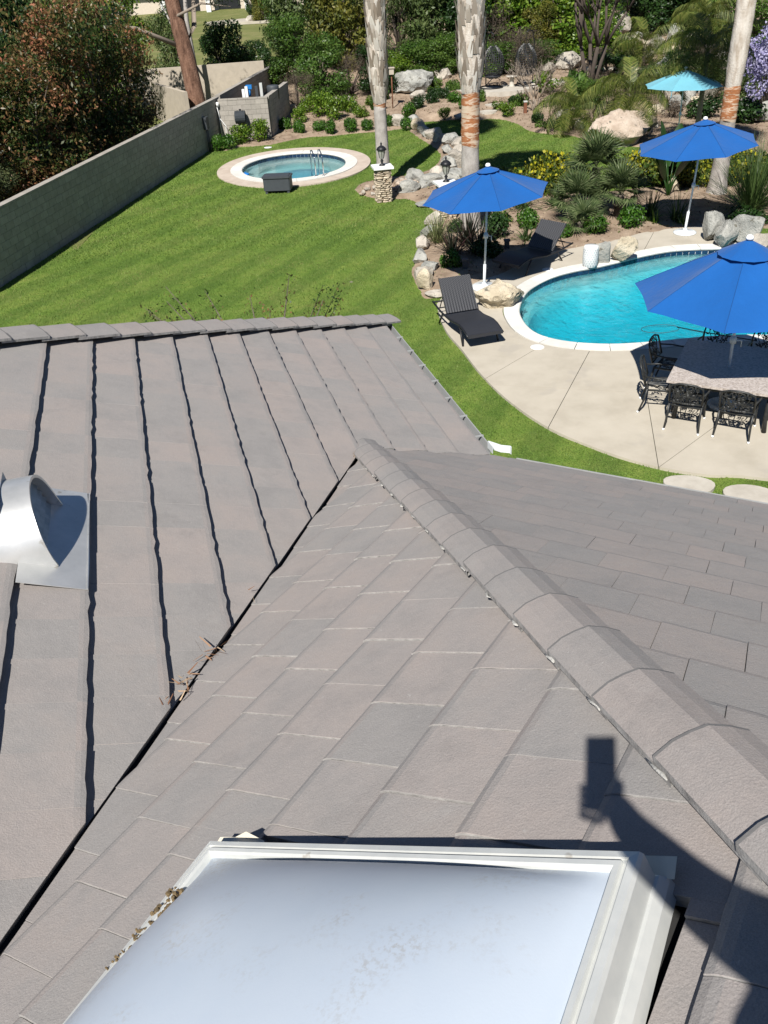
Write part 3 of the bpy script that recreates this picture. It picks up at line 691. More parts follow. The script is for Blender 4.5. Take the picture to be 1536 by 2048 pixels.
def clip(poly, a, nn):
    out = []; n = len(poly)
    for i in range(n):
        p, q = poly[i], poly[(i+1) % n]; dp, dq = (p-a).dot(nn), (q-a).dot(nn)
        if dp >= 0: out.append(p)
        if (dp >= 0) != (dq >= 0): out.append(p + (q-p)*(dp/(dp-dq)))
    return out
eaveA, eaveC = 3.80, PC.uv(PA.w(-1.725, 3.808)).y + .02
A_AB = hp(PA, S_AB, D_AB, (-3, 0), .014); A_AC = hp(PA, S_AC, D_AC, (1, 3.4), .01); A_AD = hp(PA, S_AD, D_AD, (-3, 0), .0)
B_AB = hp(PB, S_AB, D_AB, (-1, -1), -.01); B_BC = hp(PB, S_BC, D_BC, (-1, -.4), .05)
C_BC = hp(PC, S_BC, D_BC, (0, 1.5), .05); C_AC = hp(PC, S_AC, D_AC, (0, 1.5), .0)
jA = PA.uv(JN)
SKY_H, SKY_D = (-2.735, -1.205), (-1.326, -.046)           # skylight curb in plane B
def regionA(poly):
    c = sum(poly, Vector((0, 0)))/len(poly)
    poly = clip(poly, *A_AD)
    poly = clip(poly, *(A_AC if c.y > jA.y else A_AB)) if len(poly) > 2 else []
    return [poly]
def regionB(poly):
    poly = clip(poly, *B_BC)
    if len(poly) > 2: poly = clip(poly, *B_AB)
    if len(poly) < 3: return []
    us = [p.x for p in poly]; vs = [p.y for p in poly]
    h0, h1, d0, d1 = SKY_H[0], SKY_H[1]+.055, SKY_D[0]+.02, SKY_D[1]+.02
    if max(us) < h0 or min(us) > h1 or max(vs) < d0 or min(vs) > d1: return [poly]
    out = []
    V2 = lambda x, y: Vector((x, y))
    out.append(clip(poly, V2(0, h1*0)+V2(h1, 0), V2(1, 0))); rest = clip(poly, V2(h1, 0), V2(-1, 0))
    if len(rest) > 2:
        out.append(clip(rest, V2(0, d0), V2(0, -1))); out.append(clip(rest, V2(0, d1), V2(0, 1)))
        mid = clip(clip(rest, V2(0, d0), V2(0, 1)), V2(0, d1), V2(0, -1)) if len(rest) > 2 else []
    return [p for p in out if len(p) > 2]
def regionC(poly):
    poly = clip(poly, *C_BC)
    return [clip(poly, *C_AC)] if len(poly) > 2 else []
TH = .030
def tile_mesh(pieces, vb, ub, tilt, seed, jit, TH=TH, roll=.0105):
    """pieces: polygons in (u,v); vb = v of the butt edge; top surface on the roof plane at the butt, one thickness lower a course up"""
    r = random.Random(seed); m = MB()
    for poly in pieces:
        a = sum(poly[i].x*poly[(i+1) % len(poly)].y - poly[(i+1) % len(poly)].x*poly[i].y for i in range(len(poly)))
        if a < 0: poly = poly[::-1]
        P = []; cut = []
        for i, p in enumerate(poly):
            q = poly[(i+1) % len(poly)]; cut.append(p); ks = sorted(((vb+lv-p.y)/(q.y-p.y) for lv in (-.042, -.02) if (p.y-vb-lv)*(q.y-vb-lv) < -1e-9))
            cut += [p.lerp(q, k) for k in ks]
        poly = cut
        for i, p in enumerate(poly):
            q = poly[(i+1) % len(poly)]; P.append(p)
            if abs(p.y-vb) < 1e-4 and abs(q.y-vb) < 1e-4 and abs(q.x-p.x) > .08:
                for k in (1, 2, 3): s = p.lerp(q, k/4); P.append(Vector((s.x, s.y + r.uniform(-jit, jit))))
        n = len(P); ztop = lambda p: TH*((p.y-vb)/EX) + tilt*(p.x-ub) - roll*max(0, min(1, (p.y-vb+.042)/.042))**2
        vs = [(p.x, p.y, ztop(p)-TH) for p in P] + [(p.x, p.y, ztop(p)-.0012) for p in P]
        c = sum(P, Vector((0, 0)))/n
        tp = [p + (c-p).normalized()*.0012 for p in P]; vs += [(p.x, p.y, ztop(p)) for p in tp]
        m.mi = 1; m.add(vs[:2*n], [(i, (i+1) % n, n+(i+1) % n, n+i) for i in range(n)] + [tuple(range(n))[::-1]])
        m.mi = 0; b = len(m.v)-2*n; t0 = len(m.v); m.v += [tuple(q) for q in vs[2*n:]]
        for lo, hi in ((-9, -.042), (-.042, -.02), (-.02, .5)):
            bp = clip(clip(tp, Vector((0, vb+lo)), Vector((0, 1))), Vector((0, vb+hi)), Vector((0, -1)))
            if len(bp) > 2: m.add([(p.x, p.y, ztop(p)) for p in bp], [tuple(range(len(bp)))])
        for i in range(n): m.f.append((b+n+i, b+n+(i+1) % n, t0+(i+1) % n, t0+i)); m.m.append(0); m.sm.append(False)
    return m
camM = cam.matrix_world.inverted(); FPX = 1702.43
def view(p):
    q = camM @ Vector(p)
    if q.z > -.05: return None
    return 768 + FPX*q.x/-q.z, 1024 - FPX*q.y/-q.z, -q.z
jobs = []
def roof(pl, courses, offs, urange, region, tilt, sgn_u, eave=None, jit=.003):
    for k in courses:
        vb = k*EX; o = offs(k) % TW; j0 = math.floor((urange[0]-o)/TW)
        if eave is not None and vb > eave - .02: vb = eave
        if eave is not None and k*EX > eave + EX*.9: continue
        u = o + j0*TW
        while u < urange[1]:
            g = {id(PA): .0013, id(PB): .0005, id(PC): .0008}[id(pl)]
            poly = [Vector((u+g, vb-EX-.06)), Vector((u+TW-g, vb-EX-.06)), Vector((u+TW-g, vb)), Vector((u+g, vb))]
            pcs = [p for p in region(poly) if len(p) > 2]
            ar = sum(abs(sum(p[i].x*p[(i+1) % len(p)].y - p[(i+1) % len(p)].x*p[i].y for i in range(len(p))))/2 for p in pcs)
            if ar > .004:
                whole = len(pcs) == 1 and abs(ar - (TW-2*g)*(EX+.06)) < 1e-4
                c = pl.w(u+TW/2, vb-EX/2); v = view(c); sc = 0
                if v and -60 < v[0] < 1600 and 560 < v[1] < 2110: sc = ar*abs((pl.O-Vector(cam.location)).dot(pl.n))/v[2]**3
                jobs.append((sc, pl, u, vb, pcs, whole, tilt))
            u += TW
roof(PA, range(-9, 13), lambda k: -2.205 + .064*(k-1), (-6.6, 2.6), regionA, .012, 1, eaveA, .0045)
roof(PB, range(-9, 10), lambda k: .12*k, (-3.4, 4.2), regionB, -.017, 1, None, .002)   # rows count upslope as -k
roof(PC, range(-3, 14), lambda k: -(-.12*(k-1)), (-6.5, 3.0), regionC, .010, 1, eaveC, .0025)
jobs.sort(key=lambda j: -j[0])
TR = lambda pl: (.037, .005) if pl is PA else (.030, .0105)
shared = {}; rest = MB()
for i, (sc, pl, u, vb, pcs, whole, tilt) in enumerate(jobs):
    z = rnd.uniform(-.0018, .0018); yaw = rnd.uniform(-.004, .004)
    if i < 300 and sc > 0:
        if whole:
            key = (id(pl), rnd.randrange(4))
            loc = [Vector((p.x-u, p.y-vb)) for p in pcs[0]]
            if key not in shared: shared[key] = tile_mesh([loc], 0, 0, tilt, hash(key[1]) + 5, .007 if pl is PA else .002, *TR(pl)).build('roof_tile', [M['tile'], M['tileside']], house); o = shared[key]
            else: o = shared[key].copy(); COL.objects.link(o)
            o.matrix_world = pl.mtx(u, vb, z) @ Matrix.Rotation(yaw, 4, 'Z') @ Matrix.Rotation(rnd.uniform(-.013, .013) if pl is PB else rnd.uniform(-.006, .006), 4, 'Y')
        else:
            loc = [[Vector((p.x-u, p.y-vb)) for p in pc] for pc in pcs]
            o = tile_mesh(loc, 0, 0, tilt, i, .002, *TR(pl)).build('roof_tile', [M['tile'], M['tileside']], house); o.matrix_world = pl.mtx(u, vb, z)
    else:
        loc = [[Vector((p.x-u, p.y-vb)) for p in pc] for pc in pcs]
        t = tile_mesh(loc, 0, 0, tilt, i, .003, *TR(pl)); mm = pl.mtx(u, vb, z) @ Matrix.Rotation(yaw, 4, 'Z'); b = len(rest.v)
        rest.v += [tuple(mm @ Vector(p)) for p in t.v]; rest.f += [tuple(q+b for q in f) for f in t.f]; rest.m += t.m; rest.sm += t.sm
tag(rest.build('roof_tiles', [M['tile'], M['tileside']], house), kind='stuff')
# sheathing under the tiles and the metal valley trough
mb = MB()
def sheet(pl, pts, z): mb.add([pl.w(p[0], p[1], z) for p in pts], [tuple(range(len(pts)))])
uA = [(-7, -4), (PA.uv(S_AD-D_AD*0).x, 0)]
top = PA.uv(S_AD + D_AD*((-4-PA.uv(S_AD).y)/(PA.uv(S_AD+D_AD).y-PA.uv(S_AD).y)))
sheet(PA, [(-7.5, -4), (top.x, top.y), (1.83, 3.78), (-1.725, 3.78), (jA.x, jA.y), tuple(PA.uv(S_AB + D_AB*((PA.uv(JN).y*0+6.5)*1)))], -.075)
jB = PB.uv(JN); bb = PB.uv(S_BC + D_BC*-2.2); ba = PB.uv(S_AB + D_AB*1.2)
sheet(PB, [tuple(jB), tuple(ba), (-3.6, ba.y), (-3.6, -3.2), tuple(bb)], -.075)
jC = PC.uv(JN); ce = PC.uv(PA.w(-1.725, 3.8)); cb = PC.uv(S_BC + D_BC*-2.2)
sheet(PC, [tuple(jC), tuple(ce), (-6.5, eaveC-.03), (-6.5, cb.y), tuple(cb)], -.075)
sheet(PD, [(0, 0), (9, 0), (9, -3.9), tuple(PD.uv(S_AD + D_AD*((-4-PA.uv(S_AD).y)/(PA.uv(S_AD+D_AD).y-PA.uv(S_AD).y))))], -.02)
mb.build('roof_deck', M['under'], house)
mb = MB()
vdir = (JN - (S_AB + D_AB*2)).normalized(); side = vdir.cross(Vector((0, 0, 1))).normalized()
v0, v1 = JN, JN - vdir*8
mb.add([v0-side*.16+Vector((0,0,.01)), v0+Vector((0,0,-.07)), v0+side*.16+Vector((0,0,.01)), v1-side*.16+Vector((0,0,.01)), v1+Vector((0,0,-.07)), v1+side*.16+Vector((0,0,.01))], [(0,1,4,3), (1,2,5,4)])
mb.build('valley_trough', M['under'], house)
# hip caps
def caps(S, D, n1, n2, t0, t1, name, lap=.335, w1=.165, w2=.165, lift=.045, seed=1):
    """D points downhill; caps from t0 to t1 along it, each butt lapping the next lower cap"""
    r = random.Random(seed); f1 = n1.cross(D).normalized(); f2 = D.cross(n2).normalized()
    if f1.z > 0: f1 = -f1
    if f2.z > 0: f2 = -f2
    up = (n1+n2).normalized(); t = t0
    while t < t1:
        L_ = lap+.07; m = MB(); jw = r.uniform(-.006, .006)
        prof = lambda k, dz: [up*(lift+dz-.006)+f1*(w1*k), up*(lift+dz+.006)+f1*(w1*.6*k), up*(lift+dz+.004)+f1*.03, up*(lift+dz+.006)+f2*.016, up*(lift+dz+.006)+f2*(w2*.6*k), up*(lift+dz-.002)+f2*(w2*k)]
        a = prof(1.0, -.010); e = prof(1.04, .014); th = up*-.02
        q_ = (L_-.009)/L_
        rows = [a, [D*L_+p for p in e], [D*(L_-.009)+p.lerp(pp, 1-q_) for p, pp in zip(e, a)]]
        n = 6; vs = rows[0]+rows[1]+[p+th for p in rows[0]]+[p+th for p in rows[1]]+rows[2]
        m.mi = 0; m.add(vs, [(i, i+1, 4*n+i+1, 4*n+i) for i in range(n-1)])
        m.f += [(4*n+i, 4*n+i+1, n+i+1, n+i) for i in range(n-1)]; m.m += [2]*(n-1); m.sm += [False]*(n-1)  # butt strip darkened so the gap at each lap reads as a seam
        m.mi = 1; b = 0
        m.f += [(2*n+i, 3*n+i, 3*n+i+1, 2*n+i+1) for i in range(n-1)] + [(n+i, n+i+1, 3*n+i+1, 3*n+i) for i in range(n-1)] + [(0, n, 3*n, 2*n), (n-1, 2*n+n-1, 3*n+n-1, n+n-1)]
        m.m += [1]*(2*(n-1)+2); m.sm += [False]*(2*(n-1)+2)
        o = m.build(name, [M['tile'], M['tileside'], M['lapgap']], house)
        bm = bmesh.new(); bm.from_mesh(o.data); bmesh.ops.recalc_face_normals(bm, faces=bm.faces[:]); bm.to_mesh(o.data); bm.free()
        o.location = S + D*t + f1*jw; o.rotation_euler = (0, 0, r.uniform(-.008, .008)); t += lap
Dn = D_BC if D_BC.z < 0 else -D_BC
tJ = (JN-S_BC).dot(Dn)
caps(S_BC, Dn, PB.n, PC.n, tJ-.335*24+.12, tJ-.05, 'hip_cap', w1=.122, w2=.115, lift=.028, seed=3)
Dn2 = D_AD if D_AD.z < 0 else -D_AD
tH = (HC-S_AD).dot(Dn2)
caps(S_AD, Dn2, PA.n, PD.n, tH-.335*24+.03, tH-.06, 'hip_cap', w1=.19, w2=.16, lift=.05, seed=5)
# mortar lumps under the near edge of the middle hip
f1 = PB.n.cross(Dn).normalized(); f1 = -f1 if f1.z > 0 else f1
for k in range(3, 17):
    t = tJ - .335*k + .12 + rnd.uniform(-.03, .03); m = MB()
    pts = [Vector((0, 0, 0)), Dn*.02+f1*rnd.uniform(-.006,.006), Dn*.05, Dn*rnd.uniform(.06,.1)]; m.tube(pts, [.002, .007*rnd.uniform(.5, 1.3), .005, .002], 6, flat=.6)
    o = m.build('mortar', M['mortar'], house); o.location = S_BC + Dn*t + f1*.128 + PB.n*.018
# gutter along the eave, splash guard in the valley corner
g = MB(); ga, gb = PA.w(-1.60, eaveA+.055, -.06), PA.w(1.95, eaveA+.055, -.06); ax = (gb-ga).normalized(); sx = Vector((ax.y, -ax.x, 0)).normalized(); uz = Vector((0, 0, 1))
pr = [sx*-.055+uz*.03, sx*-.055-uz*.07, sx*.05-uz*.07, sx*.06-uz*.0, sx*.065+uz*.03, sx*.056+uz*.03, sx*.045-uz*.06, sx*-.048-uz*.06, sx*-.048+uz*.03]
n = len(pr); g.add([ga+p for p in pr]+[gb+p for p in pr], [(i, (i+1) % n, n+(i+1) % n, n+i) for i in range(n)] + [tuple(range(n)), tuple(range(n, 2*n))[::-1]])
g.build('gutter', M['gutter'], house)
for k in range(8):
    g = MB(); g.box((0, 0, 0), (.016, .14, .012)); o = g.build('gutter_bracket', M['gutter'], house); o.location = ga.lerp(gb, (k+.5)/8)+uz*.034; o.rotation_euler = (0, 0, math.atan2(sx.y, sx.x)-math.pi/2)
g = MB(); gc = PA.w(-1.70, eaveA+.10, -.03); e1 = Vector((sx.x, sx.y, 0)); e2 = PC.h*-1
pr = [gc-e1*.02, gc-e1*.02+ax*.12, gc+e1*.06, gc+e1*.08+e2*.07, gc+e1*.05+e2*.11]
g.add([p for p in pr]+[p+uz*.075 for p in pr]+[p+uz*.075+Vector((.006, .004, 0)) for p in pr]+[p+Vector((.006, .004, 0)) for p in pr],
      [(i, i+1, 5+i+1, 5+i) for i in range(4)]+[(5+i, 5+i+1, 10+i+1, 10+i) for i in range(4)]+[(15+i, 10+i, 10+i+1, 15+i+1) for i in range(4)]+[(0, 5, 10, 15), (4, 19, 14, 9)])
g.build('gutter_splash_guard', M['whitemetal'], house)
g = MB(); ca, cb2 = PC.w(ce.x-.25, eaveC+.06, -.06), PC.w(-6.5, eaveC+.06, -.06); ax2 = (cb2-ca).normalized(); sx2 = Vector((-ax2.y, ax2.x, 0)); sx2 = sx2 if sx2.dot(PC.d) > 0 else -sx2
pr = [sx2*-.05+uz*.03, sx2*-.05-uz*.07, sx2*.05-uz*.07, sx2*.06+uz*.03, sx2*.05+uz*.03, sx2*.04-uz*.06, sx2*-.042-uz*.06, sx2*-.042+uz*.03]
n = len(pr); g.add([ca+p for p in pr]+[cb2+p for p in pr], [(i, (i+1) % n, n+(i+1) % n, n+i) for i in range(n)] + [tuple(range(n)), tuple(range(n, 2*n))[::-1]])
g.build('gutter', M['gutter'], house)
# walls below the eaves
def wallbox(a, b, zt):
    a, b = Vector((a[0], a[1], 0)), Vector((b[0], b[1], 0)); L_ = (b-a).length; d = (b-a).normalized(); m = MB()
    m.box((L_/2, 0, zt/2-.1), (L_, .2, zt+.1)); o = m.build('wall', M['stucco'], house, (a.x, a.y, 0)); o.rotation_euler = (0, 0, math.atan2(d.y, d.x))
w1 = PA.w(-1.75, eaveA-.55); w2 = PA.w(1.4, eaveA-.55); w3 = w2 - Vector((PA.d.x, PA.d.y, 0)).normalized()*8
wallbox(w1, w2, 2.65); wallbox(w2, w3, 2.65)
wallbox(w1, w1 + PC.h*-6.2, 2.6)

# ---------------------------------------------------------------- skylight
skl = tag(thing('skylight', None, None), 'square skylight with a bulging milky white dome in an aluminium curb'); skl.parent = house
ROT = Matrix.Rotation(R(5.4), 4, 'Z')
SM = PB.mtx((SKY_H[0]+SKY_H[1])/2, (SKY_D[0]+SKY_D[1])/2) @ ROT
HX, HY = (SKY_H[1]-SKY_H[0])/2, (SKY_D[1]-SKY_D[0])/2
def skp(mb_, name, m_): o = mb_.build(name, m_, skl); o.matrix_world = SM; return o
FW = .062
m = MB()
def framering(prof):
    # prof: (distance inside the outer edge, height) swept round the rectangle with mitred corners
    k = len(prof); vs = []
    for sx_, sy_ in ((-1, -1), (1, -1), (1, 1), (-1, 1)):
        vs += [(sx_*(HX-d), sy_*(HY-d), z) for d, z in prof]
    fs = []
    for c in range(4):
        for j in range(k-1): fs.append((c*k+j, ((c+1) % 4)*k+j, ((c+1) % 4)*k+j+1, c*k+j+1))
    m.add(vs, fs)
framering([(-.022, -.035), (-.018, -.002), (-.006, .018), (.0, .02), (.0, .078), (.004, .088), (.020, .090), (.022, .084), (.030, .084), (.032, .094), (.044, .094), (.049, .088), (.053, .064)])
skp(m, 'frame', M['alu'])
m = MB()
for x, y in ((HX*.35, -HY+.036), (-.1, -HY+.036), (HX-.036, .2), (HX-.036, -.3), (-HX*.4, -HY+.036)): m.lathe([(.009, .0), (.009, .004), (.004, .007), (0, .007)], 10, (x, y, .085))
skp(m, 'screw', M['galv'])
m = MB(); N = 44; IX, IY = HX-.049, HY-.049; vs = []
for i in range(N+1):
    for j in range(N+1):
        a, b = 2*i/N-1, 2*j/N-1
        q = (1-abs(a)**3.2)*(1-abs(b)**3.2); q = max(q, 0)**.75
        vs.append((a*IX, b*IY, 0.078 + .165*q + .003*math.sin(3*a+2*b)))
m.add(vs, [(i*(N+1)+j, (i+1)*(N+1)+j, (i+1)*(N+1)+j+1, i*(N+1)+j+1) for i in range(N) for j in range(N)], True)
dm, nt, b = newmat('milky acrylic dome')
g_ = nt.nodes.new('ShaderNodeNewGeometry'); P_ = g_.outputs['Position']
dirt = math_(nt, 'MULTIPLY', ramp(nt, noisen(nt, P_, 90, 4, .7), [(.48, (0, 0, 0)), (.62, (1, 1, 1))]), ramp(nt, noisen(nt, P_, 3.1, 5, .65), [(.5, (0, 0, 0)), (.72, (1, 1, 1))]))
base_ = ramp(nt, noisen(nt, P_, 1.8, 5, .6), [(.3, (.43, .50, .59)), (.7, (.49, .55, .62))])
nt.links.new(mixc(nt, math_(nt, 'MULTIPLY', dirt, .6), base_, (.30, .26, .2)), b.inputs['Base Color'])
b.inputs['Roughness'].default_value = .33; b.inputs['Specular IOR Level'].default_value = .4
bumpn(nt, b, noisen(nt, P_, 160, 3, .6), .08, .002)
skp(m, 'dome', dm)
# bent flashing at the upslope corner and along the head
m = MB(); m.add([(HX+.01, -HY-.03, .004), (HX+.055, -HY-.03, .016), (HX+.055, HY+.05, .016), (HX+.01, HY+.05, .004)], [(0, 1, 2, 3)])
m.add([(HX+.0, HY-.10, .02), (HX+.062, HY-.13, .024), (HX+.078, HY-.05, .042), (HX+.07, HY+.0, .028), (HX+.06, HY+.05, .038), (HX-.06, HY+.06, .01)], [(0, 1, 2, 3, 4, 5)])
skp(m, 'flashing', M['cream'])
m = MB(); r_ = random.Random(4)
for i in range(130):
    t = r_.random(); x = HX-.16-t*.26; w_ = r_.uniform(.006, .013)*(1.1-abs(t-.3))
    y_ = HY-.03+r_.uniform(-.03, .018); m.tube([(x, y_, .07), (x+r_.uniform(-.008, .008), y_+r_.uniform(-.008, .008), .088+r_.uniform(-.004, .012))], [w_, w_*.5], 5)
o = skp(m, 'moss_clump', mat('dry moss', [(.3, (.10, .07, .035)), (.7, (.22, .16, .085))], 40, .95, .8, 90, .01)); tag(o, kind='stuff')

# ---------------------------------------------------------------- dormer vent
vent = tag(thing('dormer_vent', None, None), 'bright galvanised half round dormer vent with louvre slats on the left slope'); vent.parent = house
VD = Vector((PA.d.x, PA.d.y, 0)).normalized(); VH = PA.h
VO = PA.w(-4.0, .185, .008); VM = Matrix((VD, VH, Vector((0, 0, 1)))).transposed().to_4x4(); VM.translation = VO
VW, VHt = .305, .33
tA_ = math.tan(tA)
def archp(q): return VW*math.cos(q), VHt*max(math.sin(q), 0)**.86
m = MB(); NA = 28; vs = []; fs = []
for i in range(NA+1):
    y, z = archp(math.pi*i/NA)
    xb = -(z)/tA_ - .12
    ln = -.07*(z/VHt)**.8
    for x, zz in ((ln+.01, z), (ln-.02, z), (xb, z)): vs.append((x, y, zz))
    y2, z2 = y*.955, z*.95
    vs.append((ln+.01, y2, z2)); vs.append((min(ln-.12, xb), y2, z2))
for i in range(NA):
    a, c = i*5, (i+1)*5
    fs += [(a, a+1, c+1, c), (a+1, a+2, c+2, c+1), (a+3, a, c, c+3), (a+4, a+3, c+3, c+4)]
m.add(vs, fs, True); o = m.build('hood', M['galv'], vent, sharp=40); o.matrix_world = VM
for k in range(5):
    y0 = -VW*.9; z_ = .02 + k*.05; q = math.asin(min(1, (z_/VHt)**(1/.86))); hw = VW*math.cos(q)*.95; hw2 = VW*math.cos(math.asin(min(1, ((z_+.05)/VHt)**(1/.86))))*.9
    m = MB(); x0 = -.03 - .07*((z_+.03)/VHt)**.8
    m.add([(x0, -hw, z_), (x0, hw, z_), (x0-.045, hw2, z_+.055), (x0-.045, -hw2, z_+.055), (x0-.004, -hw, z_-.003), (x0-.004, hw, z_-.003), (x0-.049, hw2, z_+.052), (x0-.049, -hw2, z_+.052)],
          [(0, 1, 2, 3), (7, 6, 5, 4), (0, 4, 5, 1), (1, 5, 6, 2), (2, 6, 7, 3), (3, 7, 4, 0)])
    o = m.build('louvre', M['slat'], vent); o.matrix_world = VM
m = MB(); m.add([(-.2, -VW*.9, -.0), (-.2, VW*.9, 0), (-.2, VW*.5, .34), (-.2, -VW*.5, .34)], [(0, 1, 2, 3)]); o = m.build('back_panel', M['slat'], vent); o.matrix_world = VM
m = MB(); fl = [(-.47, .006), (-.47, .34), (-.2, .345), (.1, .335), (.30, .335), (.475, .325), (.47, .006)]
def plv(u, v, z): return tuple(Vector((u, v, z)))
m.prism([(a, c-.18) for a, c in fl], .0, .003); m.box((.0, .155, .006), (.94, .006, .006))
o = m.build('flashing', M['galv'], vent); o.matrix_world = PA.mtx(-4.0, .18, .004) @ Matrix.Rotation(R(-.6), 4, 'X')

# ---------------------------------------------------------------- dry litter caught in the valley
m = MB(); r_ = random.Random(9)
def litter(t, n, sp):
    c = S_AB + (D_AB if D_AB.y > 0 else -D_AB)*0
    base = JN - vdir*t
    for _ in range(n):
        p = base + vdir*r_.uniform(-sp, sp) + side*r_.uniform(-.05, .03) + Vector((0, 0, r_.uniform(.005, .03)))
        q = p + Vector((r_.uniform(-.06, .06), r_.uniform(-.06, .06), r_.uniform(-.005, .035)))
        w_ = Vector((r_.uniform(-1, 1), r_.uniform(-1, 1), 0)).normalized()*r_.uniform(.002, .006)
        m.add([p-w_, p+w_, q+w_*.4, q-w_*.4], [(0, 1, 2, 3)])
for t, n, sp in ((.25, 10, .08), (2.6, 3, .1), (3.15, 16, .05), (3.4, 18, .06), (3.55, 5, .08)): litter(t, n, sp)
tag(m.build('dry_litter', L['litter']), 'dry leaves and twigs caught along the roof valley', 'leaf litter', kind='stuff')
# ---------------------------------------------------------------- rocks
def ico(sub):
    bm = bmesh.new(); bmesh.ops.create_icosphere(bm, subdivisions=sub, radius=1)
    V = np.array([v.co[:] for v in bm.verts]); F = np.array([[v.index for v in f.verts] for f in bm.faces]); bm.free(); return V, F
ICO = {s: ico(s) for s in (2, 3, 4)}
def rock_mesh(sx, sy, sz, seed, m, sub=3, cuts=9, rough=.12, flat=.0):
    cuts = int(cuts*1.9) if cuts > 5 else cuts
    V, F = ICO[sub]; r = np.random.default_rng(seed); P = V.copy()
    for _ in range(cuts):
        n = r.normal(size=3); n /= np.linalg.norm(n); d = r.uniform(.52, .9)
        k = P @ n; ex = np.maximum(k-d, 0); P = P - np.outer(ex*.97, n)
    f = 1 + np.array([rough*(mnoise.noise(Vector(p)*1.7 + Vector((seed, 0, 0))) + .5*mnoise.noise(Vector(p)*4.5 + Vector((0, seed, 0))) + .25*mnoise.noise(Vector(p)*11)) for p in V])
    P = P*f[:, None]*np.array([sx, sy, sz])
    me = fast('rock', P, F, m, True); me.set_sharp_from_angle(angle=R(26)); return me
def rock(loc, size, seed, kind, label, rz=0, sub=3, group=None, cuts=9, cat='boulder', name='boulder', sink=.3, rough=.12, rx=0):
    me = rock_mesh(*size, seed, M['rock%d' % kind], sub, cuts, rough)
    o = mobj(name, me, None, (loc[0], loc[1], loc[2] + size[2]*(1-sink))); o.rotation_euler = (rx, 0, R(rz))
    return tag(o, label, cat, group)
